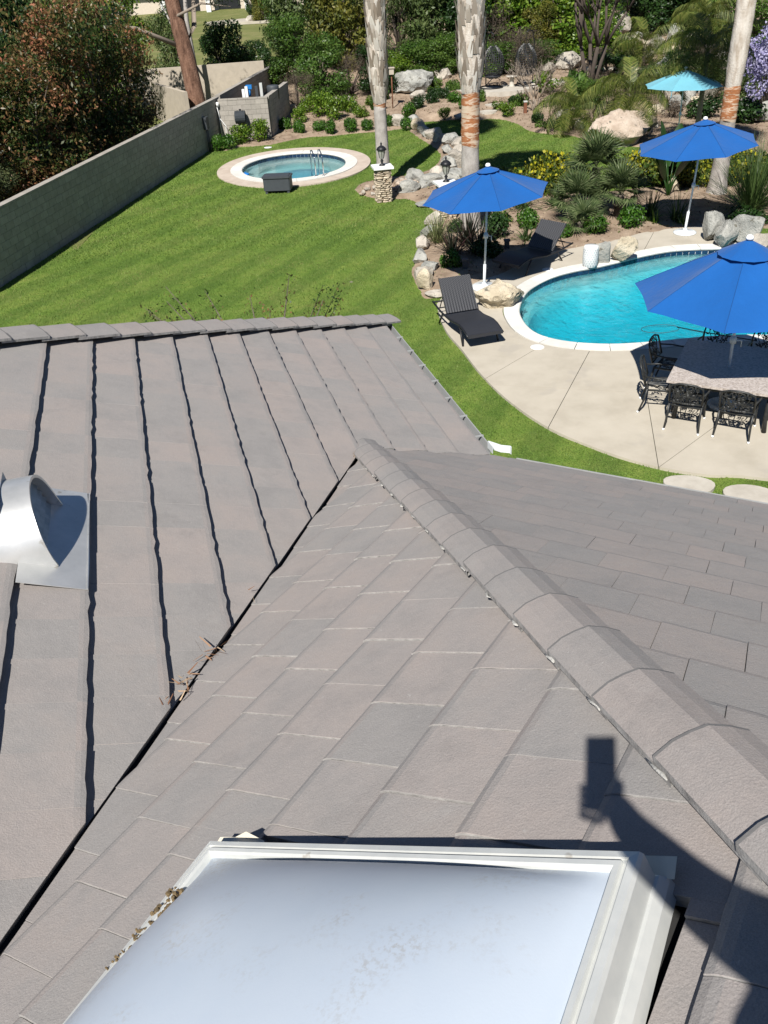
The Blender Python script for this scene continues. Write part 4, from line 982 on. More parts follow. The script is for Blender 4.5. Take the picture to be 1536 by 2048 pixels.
ROCK_LIST = [
 # base pixel-derived point, half sizes, kind, label
 ((2.87,18.44,0.05), (.56,.46,.33), 3, 'big flat topped golden boulder on the deck beside the pool coping', 12, 4),
 ((5.79,20.82,0.05), (.24,.22,.36), 1, 'grey upright rock beside the white garden stool', 30, 3),
 ((6.29,20.84,0.05), (.36,.26,.40), 3, 'tan pointed rock on the deck right of the white stool', -10, 4),
 ((8.98,22.08,0.05), (.46,.36,.52), 1, 'tall grey angular boulder left end of the rock heap by the pool umbrella', 25, 4),
 ((9.09,21.52,0.05), (.40,.30,.38), 1, 'grey cracked boulder second from the left in the pool rock heap', 60, 4),
 ((9.73,21.74,0.05), (.50,.40,.44), 1, 'broad grey boulder right end of the pool rock heap', -20, 4),
 ((9.93,21.08,0.05), (.40,.3,.28), 0, 'low pale rock at the right edge of the picture by the pool', 0, 3),
 ((10.05,35.17,-0.00), (1.3,.8,.72), 2, 'large pinkish cracked boulder on the lawn edge under the drooping palm', 8, 4),
 ((11.55,51.29,0.83), (.92,.7,.52), 0, 'big smooth oval boulder on the bare slope right of the egg chairs', 5, 4),
 ((2.79,48.36,0.56), (1.15,.8,.66), 1, 'big grey dome boulder with dappled shade between the two near palms', 10, 4),
 ((4.56,50.79,0.79), (.5,.4,.36), 0, 'pale rounded boulder between the dome boulder and the middle palm', 0, 3),
 ((3.02,46.51,0.40), (.5,.4,.34), 0, 'light flat rock at the foot of the dome boulder', 20, 3),
 ((8.95,40.26,-0.00), (.52,.4,.36), 0, 'round pale boulder on the bed edge below the bare blossom tree', 0, 3),
 ((9.24,38.46,-0.01), (.50,.4,.30), 0, 'tan boulder touching the bed edge left of the drooping palm', 40, 3),
 ((-1.00,47.15,0.45), (.4,.32,.22), 0, 'pale rock left of a pair high in the back bed', 0, 3),
 ((-0.50,46.70,0.41), (.34,.3,.26), 0, 'pale rock right of a pair high in the back bed', 50, 3),
 ((-1.24,49.31,0.65), (.5,.35,.2), 0, 'flat weathered rock under the bare brown bush', 0, 3),
 ((-3.38,45.82,0.34), (.4,.3,.3), 0, 'pale rock against the side of the block enclosure', 0, 3),
 ((1.69,42.05,-0.01), (.46,.34,.34), 0, 'cream boulder at the head of the dry creek line beside the left palm', 0, 3),
 ((3.35,46.96,0.43), (.35,.28,.2), 3, 'small golden rock in front of the middle palm bark', 0, 3),
 ((4.75,42.63,0.04), (.4,.3,.26), 0, 'rounded rock right of the middle palm in the back bed', 0, 3),
 ((1.44,29.32,0.00), (.42,.3,.26), 1, 'smooth grey boulder on the grass edge right of the left stone pillar', 20, 3),
 ((1.81,30.67,0.00), (.46,.4,.32), 1, 'round grey boulder behind the grass edge boulder between the pillars', 0, 3),
 ((3.04,30.34,0.00), (.7,.5,.34), 1, 'large grey boulder stacked beneath the pale ones behind the right lantern', 0, 4),
 ((3.53,32.85,0.00), (.75,.5,.36), 0, 'large pale boulder at the foot of the middle palm trunk', 15, 4),
 ((2.69,31.20,0.00), (.4,.3,.3), 0, 'pale boulder left of the right lantern pillar', 0, 3),
 ((2.17,27.54,0.00), (.62,.34,.12), 1, 'flat grey slab of rock lying by the grass before the right pillar', -15, 3),
 ((1.50,21.04,0.00), (.34,.26,.2), 1, 'grey edging rock below the pale grass clump', 70, 3),
 ((1.33,20.49,0.00), (.34,.26,.24), 0, 'lowest but one edging rock of the bed by the lawn', 40, 3),
 ((1.34,19.75,0.00), (.26,.22,.32), 3, 'golden egg shaped rock standing at the lower corner of the bed', 10, 3),
 ((1.55,19.29,0.00), (.38,.2,.10), 0, 'flat pale stone where bed, lawn and deck meet', 0, 3),
 ((1.37,21.89,0.00), (.34,.24,.22), 1, 'grey edging rock in the middle of the curved bed edge', 75, 3),
 ((1.52,22.96,0.00), (.34,.24,.24), 0, 'tan edging rock at the left bulge of the curved bed edge', 80, 3),
 ((1.74,24.11,0.00), (.34,.26,.24), 1, 'upper grey edging rock beside the pale grass clump', 60, 3),
 ((2.04,25.24,0.00), (.4,.28,.26), 0, 'uppermost edging rock just below the right stone pillar', 40, 3),
 ((9.49,27.07,0.00), (.24,.2,.34), 3, 'upright golden rock behind the third pool umbrella pole', 0, 3),
 ((11.91,37.50,-0.01), (.4,.3,.3), 0, 'pale rock tucked under the palm right of the pink boulder', 0, 3),
 ((-9.65,95.35,1.51), (.9,.6,.4), 0, 'pale rock on the far neighbouring lawn beside the golden conifer', 0, 3),
]
for i, (p, s, k, lab, rz, sub) in enumerate(ROCK_LIST):
    sm = any(w in lab for w in ('oval', 'dome', 'golden boulder', 'pinkish cracked', 'smooth grey'))
    rock(p, s, 31+i*7, k, lab, rz, sub, cuts=5 if sm else 9, rough=.2 if sm else .12)
# dry creek line of stones running from the back bed to the right pillar
CREEK = [(2.61,40.77,0.00), (2.77,39.97,0.00), (2.90,39.09,0.00), (3.08,38.45,0.00), (3.28,37.82,0.00), (3.48,37.10,0.00), (3.71,36.92,0.00), (3.87,36.34,0.00), (2.47,42.38,0.00), (3.36,35.39,0.00), (3.75,34.88,0.00), (2.28,30.10,0.00), (2.05,29.72,0.00), (3.08,32.55,0.00)]
for i, p in enumerate(CREEK):
    s = rnd.uniform(.26, .42)
    rock(p, (s*1.2, s*.9, s*.75), 400+i*3, rnd.choice((0, 1, 1, 3)), 'rounded stone in the winding line of creek stones left of the middle palm', rnd.uniform(0, 180), 3, 'creek stones beside the middle palm', 8, 'stone', 'creek_stone')
# heap of pinkish cobbles round the left pillar
for i in range(46):
    a = rnd.uniform(0, 6.28); q = rnd.random()**.6
    c = (0.41,29.88,0.00) if i % 2 else (1.38,30.34,0.00)
    s = rnd.uniform(.07, .13)
    rock((c[0]+.62*q*math.cos(a), c[1]+.75*q*math.sin(a), .12*(1-q)+.02), (s*1.25, s, s*.8), 600+i, 2 if rnd.random() < .75 else 0, 'fist sized pinkish cobble in the heap around the left stone pillar', rnd.uniform(0, 180), 2, 'cobbles around the left pillar', 6, 'cobble', 'cobble')
# waterfall rockery on the right slope
ROCKERY = [((15.14,56.77,1.32), (.9,.6,.9)), ((16.15,58.62,1.49), (.8,.6,.9)), ((18.18,60.97,1.70), (.7,.55,.7)), ((16.02,55.62,1.22), (.7,.5,.4)), ((16.77,55.37,1.20), (.55,.4,.35)), ((14.94,54.79,1.14), (.4,.3,.3)), ((16.19,57.03,1.35), (.4,.3,.25)), ((16.98,57.72,1.41), (.45,.35,.3)), ((16.85,53.65,1.04), (.8,.6,.6)),
  ((17.25,52.18,0.90), (.7,.6,.5)), ((18.85,53.71,1.05), (.8,.6,.6)), ((19.35,51.49,0.85), (.9,.7,.8)), ((18.56,56.00,1.25), (.7,.5,.6)), ((18.56,48.05,0.54), (.8,.6,.7)), ((13.98,48.17,0.55), (1.0,.7,.35)), ((14.59,46.71,0.42), (1.1,.7,.4)), ((14.47,43.40,0.12), (.5,.4,.6)), ((15.06,42.31,0.02), (.5,.4,.6)), ((13.80,46.58,0.41), (.8,.6,.3)), ((14.89,40.14,-0.00), (.6,.4,.5)), ((13.78,49.39,0.66), (.7,.5,.3)), ((17.13,40.26,-0.01), (.6,.5,.4)), ((16.38,37.32,-0.01), (.6,.5,.5)), ((10.18,50.46,0.75), (.6,.45,.35)), ((12.23,48.93,0.61), (.7,.5,.4)), ((12.12,46.32,0.38), (.6,.5,.3)), ((11.46,46.70,0.41), (.5,.4,.3)), ((15.84,48.81,0.61), (.7,.55,.5)), ((15.70,51.55,0.86), (.6,.5,.45)), ((17.32,50.21,0.73), (.7,.5,.5)), ((18.25,45.43,0.30), (.6,.5,.5)), ((19.89,48.87,0.61), (.7,.5,.6)), ((14.08,41.04,-0.01), (.6,.45,.45)), ((16.19,42.95,0.08), (.6,.5,.5)), ((13.02,40.50,-0.01), (.5,.4,.35))]
for i, (p, s) in enumerate(ROCKERY):
    rock(p, s, 800+i*5, (0, 0, 1, 0, 3)[i % 5], 'pale rough boulder in the rockery and waterfall on the right hand slope', rnd.uniform(0, 180), 3, 'rockery boulders on the slope', 10, rough=.16, sink=.2)
m = MB(); m.prism([(-1.3, -.5), (1.2, -.6), (1.4, .5), (-1.1, .6)], 0, .05)
tag(m.build('pond_water', M['spawater'] if 0 else M['tilewl'], None, ((17.61,60.84,1.69))), kind='structure')
# flagstones and pale patio by the hanging chairs
pc = (6.83,47.60,0.50); m = MB()
m.prism([(2.1*math.cos(a)*(1+.08*math.sin(3*a)), 1.5*math.sin(a)) for a in np.linspace(0, 2*math.pi, 30, endpoint=False)], -.25, .16)
o = m.build('chair_patio', M['flag'], None, (pc[0]+.3, pc[1], pc[2])); tag(o, kind='structure')
m = MB(); m.prism([(1.6*math.cos(a), .9*math.sin(a)*(1+.1*math.sin(2*a))) for a in np.linspace(0, 2*math.pi, 24, endpoint=False)], -.25, .16)
o = m.build('slope_path', M['flag'], None, (10.03,48.36,0.57)); tag(o, kind='structure')
for p, r, lab in (((6.58,44.42,0.22), (.55, .4), 'pale oval flagstone nearest the hanging chair patio'), ((6.05,43.33,0.12), (.42, .3), 'pale oval flagstone nearest the lawn below the hanging chairs')):
    m = MB(); m.prism([(r[0]*math.cos(a)*(1+.06*math.sin(3*a)), r[1]*math.sin(a)) for a in np.linspace(0, 2*math.pi, 18, endpoint=False)], -.05, .14)
    tag(m.build('flagstone', M['flag'], None, p), lab, 'flagstone', 'flagstones of the garden path')

# ---------------------------------------------------------------- stone pillars with lanterns
def pillar(p, hgt, lab, llab, rz):
    t = thing('stone_pillar', lab, 'pillar', p, R(rz), 'stacked stone pillars')
    m = MB(); m.box((0, 0, hgt/2), (.40, .40, hgt)); m.build('core', M['soil'], t)
    cache = []
    for k in range(6):
        mm = MB(); mm.box((0, 0, 0), (1, 1, 1)); cache.append(None)
    z = 0; first = {}
    while z < hgt-.02:
        dz = rnd.uniform(.045, .075); dz = min(dz, hgt-z)
        for sd in range(4):
            x = -.24 + (.03 if sd % 2 else 0)
            while x < .24:
                w = rnd.uniform(.11, .26); w = min(w, .25-x)
                if w < .03: break
                key = rnd.randrange(8)
                if key not in first:
                    me = rock_mesh(.5, .5, .5, 1500+key, M['ledge'], 2, 10, .06)
                    V = np.array([v.co[:] for v in me.vertices]); V = np.sign(V)*np.minimum(np.abs(V)*1.25, .5)
                    me.vertices.foreach_set('co', V.astype(np.float32).ravel()); me.update(); first[key] = me
                o = mobj('ledge_stone', first[key], t)
                dep = rnd.uniform(.07, .10); rr = .2 + dep/2 - .02
                q = sd*math.pi/2; cx_, cy_ = x+w/2, -(rr)
                o.location = (cx_*math.cos(q)-cy_*math.sin(q), cx_*math.sin(q)+cy_*math.cos(q), z+dz/2); o.rotation_euler = (0, 0, q); o.scale = (w*1.0, dep, dz*.97)
                x += w
        z += dz
    m = MB(); m.box((0, 0, hgt+.03), (.64, .64, .06)); m.box((0, 0, hgt+.065), (.58, .58, .012)); m.build('cap_stone', M['white'], t)
    l = thing('post_lantern', llab, 'lantern', (p[0], p[1], p[2]+hgt+.071), R(rz+20), 'post lanterns on the stone pillars')
    m = MB(); m.lathe([(.10, 0), (.10, .02), (.045, .05), (.03, .10), (.055, .14), (.03, .17), (.035, .20)], 16); m.build('base', M['black'], l)
    m = MB(); m.lathe([(.05, .20), (.085, .27), (.12, .42), (.125, .46)], 14, (0, 0, 0), False); m.build('glass_shade', M['glass'], l)
    for k in range(6):
        a = k*math.pi/3; m = MB()
        m.tube([(.055*math.cos(a), .055*math.sin(a), .2), (.092*math.cos(a), .092*math.sin(a), .28), (.13*math.cos(a), .13*math.sin(a), .46)], .007, 5); m.build('cage_rib', M['black'], l)
    m = MB(); m.lathe([(.15, .455), (.165, .47), (.13, .53), (.07, .575), (.03, .59), (.022, .62), (.035, .64), (.012, .68), (.0, .72)], 18); m.build('roof_cap', M['black'], l)
pillar((0.63,28.58,0.00), 1.02, 'stacked ledgestone pillar left of the creek stones, wholly in view', 'black post lantern on the pillar in front of the left palm', 8)
pillar((2.40,25.82,0.00), 1.02, 'stacked ledgestone pillar half hidden behind the near blue umbrella', 'black post lantern just left of the middle palm trunk', 12)

# ---------------------------------------------------------------- umbrellas
def umbrella(name, lab, base, tip, ez, rad, ph, cloth, polem, cap=.28, n=8, baser=.30, group='blue umbrellas around the pool', lean=(0, 0), hasbase=True, sag=.04, tilt=(0, 0)):
    t = thing(name, lab, 'umbrella', base, 0, group); A = [R(ph)+2*math.pi*k/n for k in range(n)]
    lx, ly = lean
    vr = rad*.17
    for k in range(n):
        a0, a1 = A[k], A[(k+1) % n]; NU, NV = 10, 8; vs = []; fs = []
        for i in range(NU+1):
            u = .06 + .94*i/NU
            for j in range(NV+1):
                v = j/NV; P0 = Vector((math.cos(a0), math.sin(a0)))*rad*u; P1 = Vector((math.cos(a1), math.sin(a1)))*rad*u
                p = P0.lerp(P1, v); s = 4*v*(1-v)
                z = tip - (tip-ez)*(u*.9+.1*u*u) - sag*s*math.sin(math.pi*min(1, u))*.9 + .006*math.sin(9*v+17*u+k*2.3)*u*s
                p = p*(1 - .018*s*u)
                vs.append((p.x+lx*(1-u), p.y+ly*(1-u), z + tilt[0]*p.x + tilt[1]*p.y))
        for i in range(NU):
            for j in range(NV): fs.append((i*(NV+1)+j, (i+1)*(NV+1)+j, (i+1)*(NV+1)+j+1, i*(NV+1)+j+1))
        m = MB(); m.add(vs, fs, True); m.build('canopy_panel', cloth, t)
        m = MB(); f0 = lambda u: Vector((math.cos(a0)*rad*u+lx*(1-u), math.sin(a0)*rad*u+ly*(1-u), tip-(tip-ez)*(u*.9+.1*u*u)-.014+(tilt[0]*math.cos(a0)+tilt[1]*math.sin(a0))*rad*u))
        m.tube([f0(.05), f0(.5), f0(.985)], .011, 5); rb = m.build('rib', polem, t)
        g0 = lambda u: Vector((math.cos(a0)*rad*u+lx*(1-u), math.sin(a0)*rad*u+ly*(1-u), tip-(tip-ez)*(u*.9+.1*u*u)+.003+(tilt[0]*math.cos(a0)+tilt[1]*math.sin(a0))*rad*u))
        m = MB(); m.tube([g0(u) for u in (.06, .3, .55, .8, 1.0)], .005, 4, flat=.6); m.build('seam', M['blueseam'] if cloth is M['blue'] else cloth, t)
        m = MB(); m.tube([f0(.52), Vector((lx, ly, ez-.02))], .009, 5); m.build('strut', polem, t)
    vs = []; fs = []; NK = n*6; top = tip+.06
    for i in range(6):
        u = i/5
        for k in range(NK):
            a = R(ph)+2*math.pi*k/NK; r = rad*cap*.62*u*(1+.02*math.cos(n*2*2*math.pi*k/NK)); z = top - .02 - (tip-ez)*.62*cap*u*1.02 + (.018*math.sin(3*n*math.pi*2*k/NK)*u*u if u > .5 else 0)
            vs.append((lx+r*math.cos(a), ly+r*math.sin(a), z+tilt[0]*r*math.cos(a)))
    for i in range(5):
        for k in range(NK): fs.append((i*NK+k, (i+1)*NK+k, (i+1)*NK+(k+1) % NK, i*NK+(k+1) % NK))
    m = MB(); m.add(vs, fs, True); m.build('vent_cap', cloth, t)
    m = MB(); m.lathe([(.055, top-.03), (.06, top), (.04, top+.035), (.0, top+.045)], 14, (lx, ly, 0)); m.build('finial', M['white'], t)
    m = MB(); m.tube([(0, 0, .03), (lx*.5, ly*.5, 1.2), (lx, ly, tip)], .024, 10); m.tube([(0, 0, .0), (lx*.2, ly*.2, .55)], .034, 10); m.build('pole', polem, t)
    m = MB(); m.lathe([(.05, 0), (.055, .06), (.04, .12)], 10, (lx*.5, ly*.5, 1.15)); m.tube([(.04+lx*.5, -.03+ly*.5, 1.2), (.12+lx*.5, -.05+ly*.5, 1.2), (.12+lx*.5, -.05+ly*.5, 1.1)], .01, 6); m.build('crank', polem, t)
    m = MB(); m.tube([(.03, 0, .45), (.09, 0, .45)], .014, 6); m.build('knob', M['black'], t)
    # tie strap hanging from one rib
    a = A[(n//2+1) % n]; m = MB(); e = Vector((math.cos(a)*rad*.99, math.sin(a)*rad*.99, ez-.01+rad*(tilt[0]*math.cos(a)+tilt[1]*math.sin(a)))); m.tube([e, e+Vector((.01, .0, -.10)), e+Vector((-.01, .01, -.2))], .012, 5); m.build('tie_strap', cloth, t)
    if hasbase:
        m = MB(); m.lathe([(baser, 0), (baser, .03), (baser*.85, .055), (.06, .075), (.05, .12)], 32); m.build('base', M['whitemetal'], t)
    return t
umbrella('patio_umbrella', 'blue umbrella on a white pole between the two dark loungers', (2.68,19.53,0.05), 2.66, 2.12, 1.42, -107+22.5, M['blue'], M['whitemetal'], lean=(.05, .0), tilt=(.09, .03))
umbrella('patio_umbrella', 'blue umbrella on a white pole behind the pool by the right palm', (8.50,22.85,0.05), 2.74, 2.2, 1.5, -105+22.5, M['blue'], M['whitemetal'], lean=(.16, .1), tilt=(.09, .03))
umbrella('patio_umbrella', 'largest blue umbrella, shading the granite dining table', (5.86, 12.86, .05), 2.80, 1.92, 1.70, 195-45, M['blue'], M['whitemetal'], cap=.40, lean=(-.12, -.12), baser=.26)
umbrella('garden_umbrella', 'faded turquoise umbrella among palms and rocks on the far right slope', (11.3, 32.4, .2), 2.62, 2.12, 1.35, 10, M['cyan'], M['whitemetal'], group=None, cap=.001)

# ---------------------------------------------------------------- sun loungers
def lounger(lab, foot, head, wdt, back):
    """foot, head: ground points at the middle of both ends"""
    f, h = Vector(foot[:2]), Vector(head[:2]); d = (h-f).normalized(); L_ = (h-f).length
    t = thing('sun_lounger', lab, 'lounger', (*f, .05), math.atan2(d.y, d.x), 'dark sun loungers on the pool deck')
    prof = [(0, .30), (.12, .335), (.3, .375), (.5, .385), (.7, .36), (.9, .325), (1.05, .305), (L_*.66, .30)]
    W = wdt/2; vs = []; fs = []
    for x, z in prof:
        for y, dz in ((-W, 0), (W, 0), (W, -.035), (-W, -.035)): vs.append((x, y, z+dz))
    for i in range(len(prof)-1):
        for k in range(4): fs.append((i*4+k, (i+1)*4+k, (i+1)*4+(k+1) % 4, i*4+(k+1) % 4))
    fs += [(0, 1, 2, 3), tuple(range(4*len(prof)-4, 4*len(prof)))[::-1]]
    m = MB(); m.add(vs, fs); o = m.build('seat', M['mesh'], t, sharp=30)
    x0 = L_*.62
    bt = Matrix.Rotation(-R(back), 3, 'Y'); m = MB()
    m.box(Vector((x0, 0, .33)) + bt @ Vector((.38, 0, .0)), (.76, wdt-.02, .03), bt); m.build('backrest', M['wicker'], t)
    for y in (-W-.012, W+.012):
        m = MB(); m.tube([(x, y, z-.02) for x, z in prof]+[(L_*.8, y, .29), (L_, y, .34)], .022, 6); m.build('side_rail', M['black'], t)
        m = MB(); m.tube([(L_*.22, y, .34), (L_*.12, y*1.02, .0)], .022, 6); m.build('leg', M['black'], t)
        m = MB(); m.tube([(L_*.70, y, .28), (L_*.80, y*1.02, .0)], .022, 6); m.build('leg', M['black'], t)
        m = MB(); e = Vector((x0, y*.8, .33)) + bt @ Vector((.45, 0, -.02)); m.tube([e, (L_*.88, y*.8, .28)], .012, 6); m.build('prop', M['black'], t)
    m = MB(); m.box((.005, 0, .285), (.035, wdt+.02, .07)); m.build('foot_bar', M['mesh'], t)
    m = MB(); m.tube([(L_*.985, -W, .335), (L_*.985, W, .335)], .018, 6); m.tube([(L_*.86, -W, .285), (L_*.86, W, .285)], .014, 6); m.build('cross_bar', M['black'], t)
lounger('dark lounger standing in full sun with its woven backrest facing the lawn boulder', (2.23, 15.95), (1.70, 17.95), .72, 52)
lounger('dark lounger half shaded under the umbrella next to the flower bed', (3.30, 20.30), (4.90, 21.75), .78, 46)
# barrel stool
st = thing('garden_stool', 'white pierced ceramic barrel stool at the pool edge', 'stool', (5.42,20.58,0.06))
m = MB(); m.lathe([(.155, 0), (.175, .04), (.185, .25), (.175, .46), (.165, .50), (.0, .51)], 32, (0, 0, 0), False); m.build('body', M['white'], st)
m0 = None
for r in range(8):
    for k in range(18):
        a = 2*math.pi*(k+.5*(r % 2))/18; z = .06+r*.052
        rad = .1765+.009*math.sin(math.pi*(z/.5))
        if m0 is None:
            mm = MB(); mm.lathe([(.018, 0), (.018, .003), (.011, .003), (.011, 0)], 8, (0, 0, 0), False); m0 = mm.build('pierced_ring', M['grout'], st); o = m0
        else: o = m0.copy(); COL.objects.link(o)
        o.location = (rad*math.cos(a), rad*math.sin(a), z); o.rotation_euler = (0, R(90), a)

# ---------------------------------------------------------------- dining table and chairs
TC = Vector((5.88, 12.84)); TA = math.atan2(-.48, .877)
tbl = thing('dining_table', 'large square table with a speckled granite top half in umbrella shade', 'table', (TC.x, TC.y, .05), TA)
m = MB(); m.prism([(-.87, -.92), (.87, -.92), (.87, .92), (-.87, .92)], .69, .73); m.build('tabletop', M['granite'], tbl)
m = MB(); m.prism([(-.8, -.85), (.8, -.85), (.8, .85), (-.8, .85)], .62, .688); m.build('apron', M['chair'], tbl)
for x in (-.7, .7):
    for y in (-.75, .75): m = MB(); m.tube([(x, y, .65), (x*.97, y*.97, .3), (x, y, 0)], [.045, .03, .04], 8); m.build('leg', M['chair'], tbl)
def lattice(mb, w, h, seed, bend):
    """a leafy scroll lattice in a w x h panel, bend(x,y) -> 3d point"""
    r = random.Random(seed)
    def rib(pts, rad): mb.tube([bend(x, y) for x, y in pts], rad, 4, True)
    for k in range(5):
        x = -w/2*.8+w*.8*k/4
        rib([(x*.25, 0), (x*.5+.02*math.sin(k*2), h*.3), (x*.85, h*.62), (x, h*.97)], .0075)
    for k in range(26):
        x = r.uniform(-w/2*.85, w/2*.85); y = r.uniform(.06, .94)*h; a = r.uniform(0, 6.28); L_ = r.uniform(.05, .11); s = r.choice((-1, 1))
        pts = []
        px, py = x, y
        for i in range(6):
            pts.append((max(-w/2, min(w/2, px)), max(0, min(h, py)))); px += L_/4*math.cos(a); py += L_/4*math.sin(a); a += s*.55
        rib(pts, .009)
    for k in range(16):
        x = r.uniform(-w/2*.85, w/2*.85); y = r.uniform(.06, .94)*h; a = r.uniform(0, 6.28)
        q = [(x+.032*math.cos(a)*math.cos(b)-.016*math.sin(a)*math.sin(b), y+.032*math.sin(a)*math.cos(b)+.016*math.cos(a)*math.sin(b)) for b in np.linspace(0, 6.283, 7)[:-1]]
        mb.add([bend(px, py) for px, py in q], [tuple(range(6))])
def chair_proto(lab):
    t = thing('dining_chair', lab, 'chair', (0, 0, .05), 0, 'cast metal chairs around the dining table')
    # faces +x ; seat centre at origin
    W, D = .50, .48
    m = MB(); m.tube([(-.22, -W/2, .42), (.24, -W/2, .44), (.26, 0, .445), (.24, W/2, .44), (-.22, W/2, .42), (-.22, -W/2, .42)], .018, 6); lattice(m, W*.98, D, 3, lambda x, y: (y-.23, x, .43)); m.build('seat', M['chair'], t)
    top = [(-.26, -W/2, .50), (-.33, -W/2*1.02, .72), (-.36, -W/2*.95, .82), (-.385, -W/4, .865), (-.39, 0, .875), (-.385, W/4, .865), (-.36, W/2*.95, .82), (-.33, W/2*1.02, .72), (-.26, W/2, .50)]
    m = MB(); m.tube(top, .017, 6); m.tube([(-.26, -W/2, .5), (-.275, 0, .49), (-.26, W/2, .5)], .015, 6)
    lattice(m, W*.96, .36, 8, lambda x, y: (-.26-.13*(y/.38)-.02*(1-(x/.25)**2), x*(1-.1*max(0, y-.28)/.1), .50+y*(1-.08*abs(x)/.25))); m.build('backrest', M['chair'], t)
    for s in (-1, 1):
        m = MB(); m.tube([(-.22, s*W/2, .44), (-.25, s*W/2, .25), (-.33, s*(W/2+.02), 0)], [.02, .018, .014], 6); lg = m.build('leg', M['chair'], t)
        m = MB(); m.lathe([(.02, 0), (.02, .035)], 8, (-.33, s*(W/2+.02), 0)); m.build('foot_cap', M['white'], lg)
        m = MB(); m.tube([(.24, s*W/2, .44), (.25, s*W/2, .25), (.29, s*(W/2+.015), 0)], [.02, .018, .014], 6); lg = m.build('leg', M['chair'], t)
        m = MB(); m.lathe([(.02, 0), (.02, .035)], 8, (.29, s*(W/2+.015), 0)); m.build('foot_cap', M['white'], lg)
        m = MB(); m.tube([(-.30, s*W/2, .66), (-.1, s*(W/2+.05), .665), (.12, s*(W/2+.06), .655), (.22, s*(W/2+.04), .61), (.2, s*(W/2+.02), .5), (.14, s*W/2, .44)], .018, 6, flat=.7); m.build('arm', M['chair'], t)
    return t
def tp(u, v): c, s = math.cos(TA), math.sin(TA); return (TC.x+u*c-v*s, TC.y+u*s+v*c, .05)
CH = [((-.50, -.90), 90, 'dark cast chair with its back to the roof, left of the near pair'), ((.27, -.88), 88, 'dark cast chair with its back to the roof, right of the near pair'),
      ((-1.0, -.45), 8, 'sunlit dark cast chair at the left end of the table, the nearer one'), ((-1.02, .42), -6, 'shaded dark cast chair at the left end of the table, the farther one'),
      ((-.42, 1.02), -92, 'dark cast chair across the table against the pool, left one behind the pole'), ((.42, 1.02), -88, 'dark cast chair across the table against the pool, at the right edge'),
      ((.98, -.45), 176, 'dark cast chair at the right end of the table, cut by the picture edge')]
proto = chair_proto(CH[0][2])
for i, ((u, v), a, lab) in enumerate(CH):
    o = proto if i == 0 else dup(proto, label=lab); o.location = tp(u, v); o.rotation_euler = (0, 0, TA+R(a))
# skimmer net with its pole lying over the water
net = thing('pool_skimmer_net', 'skimmer net with an oval hoop and long dark pole over the water', 'pool net', (0, 0, 0))
a0 = Vector((6.05,16.60,-0.08)); m = MB()
c0 = Vector((5.97,16.67,-0.08)); m.tube([(c0.x+.30*math.cos(q)*1.3, c0.y+.22*math.sin(q), -.075) for q in np.linspace(0, 6.283, 25)], .006, 6, False); m.build('hoop', M['box'], net)
m = MB(); m.tube([(c0.x+.36, c0.y+.02, -.07), Vector((6.63,16.09,0.04)), (7.4, 15.3, .12)], .011, 6); m.build('pole', M['black'], net)
# ---------------------------------------------------------------- leaves
def leaf_quads(P, size, aspect, rng, N=None, droop=.0, up=.35):
    n = len(P); d = rng.normal(size=(n, 3)); d[:, 2] = d[:, 2]*.8 + up
    if N is not None: d = d*.6 + N*.9
    d /= np.linalg.norm(d, axis=1)[:, None]
    t = rng.normal(size=(n, 3)); t[:, 2] -= droop; t -= d*(t*d).sum(1)[:, None]; t /= np.linalg.norm(t, axis=1)[:, None]+1e-9
    s = np.cross(d, t); L_ = (size*rng.uniform(.6, 1.35, n))[:, None]; W = L_*aspect
    V = np.empty((n, 4, 3)); V[:, 0] = P - t*L_*.5; V[:, 1] = P + s*W*.5 - d*L_*.08; V[:, 2] = P + t*L_*.5 + d*L_*.04; V[:, 3] = P - s*W*.5 - d*L_*.08
    return V.reshape(-1, 3), np.arange(4*n).reshape(-1, 4)
def blob_pts(blobs, n, rng, shell=.5, gap=.0, gs=2.5):
    B = np.array(blobs, float); w = (B[:, 3]*B[:, 4]*B[:, 5])**.67; k = rng.choice(len(B), n, p=w/w.sum())
    d = rng.normal(size=(n, 3)); d /= np.linalg.norm(d, axis=1)[:, None]
    r = shell + (1-shell)*rng.random(n)**.6; r *= 1 + .16*np.sin(d[:, 0]*5+k)*np.cos(d[:, 1]*4+k*1.7) + .08*np.sin(d[:, 2]*9+k)
    P = B[k, :3] + d*r[:, None]*B[k, 3:]
    if gap:
        q = np.sin(P[:, 0]*gs*3.1+1)*np.sin(P[:, 1]*gs*2.7+2)*np.sin(P[:, 2]*gs*3.3) ; keep = q > -1+2*gap*.5 if gap > 1 else rng.random(n) > gap*(q < -.08)
        P, d = P[keep], d[keep]
    return P, d
def crown_mesh(name, blobs, n, size, aspect, m, seed, shell=.5, gap=.0, gs=2.5, droop=0, up=.35, follow=True):
    rng = np.random.default_rng(seed); P, N = blob_pts(blobs, n, rng, shell, gap, gs); P = P[P[:, 2] > .01*0 - .2]
    N = N[:len(P)]
    V, F = leaf_quads(P, size, aspect, rng, N if follow else None, droop, up); return fast(name, V, F, m)
def stems_mesh(name, pts, m, n=5):
    mb = MB()
    for p, r in pts: mb.tube(p, r, n)
    me = bpy.data.meshes.new(name); me.from_pydata(mb.v, [], mb.f); me.materials.append(m); me.polygons.foreach_set('use_smooth', [True]*len(mb.f)); me.update(); return me
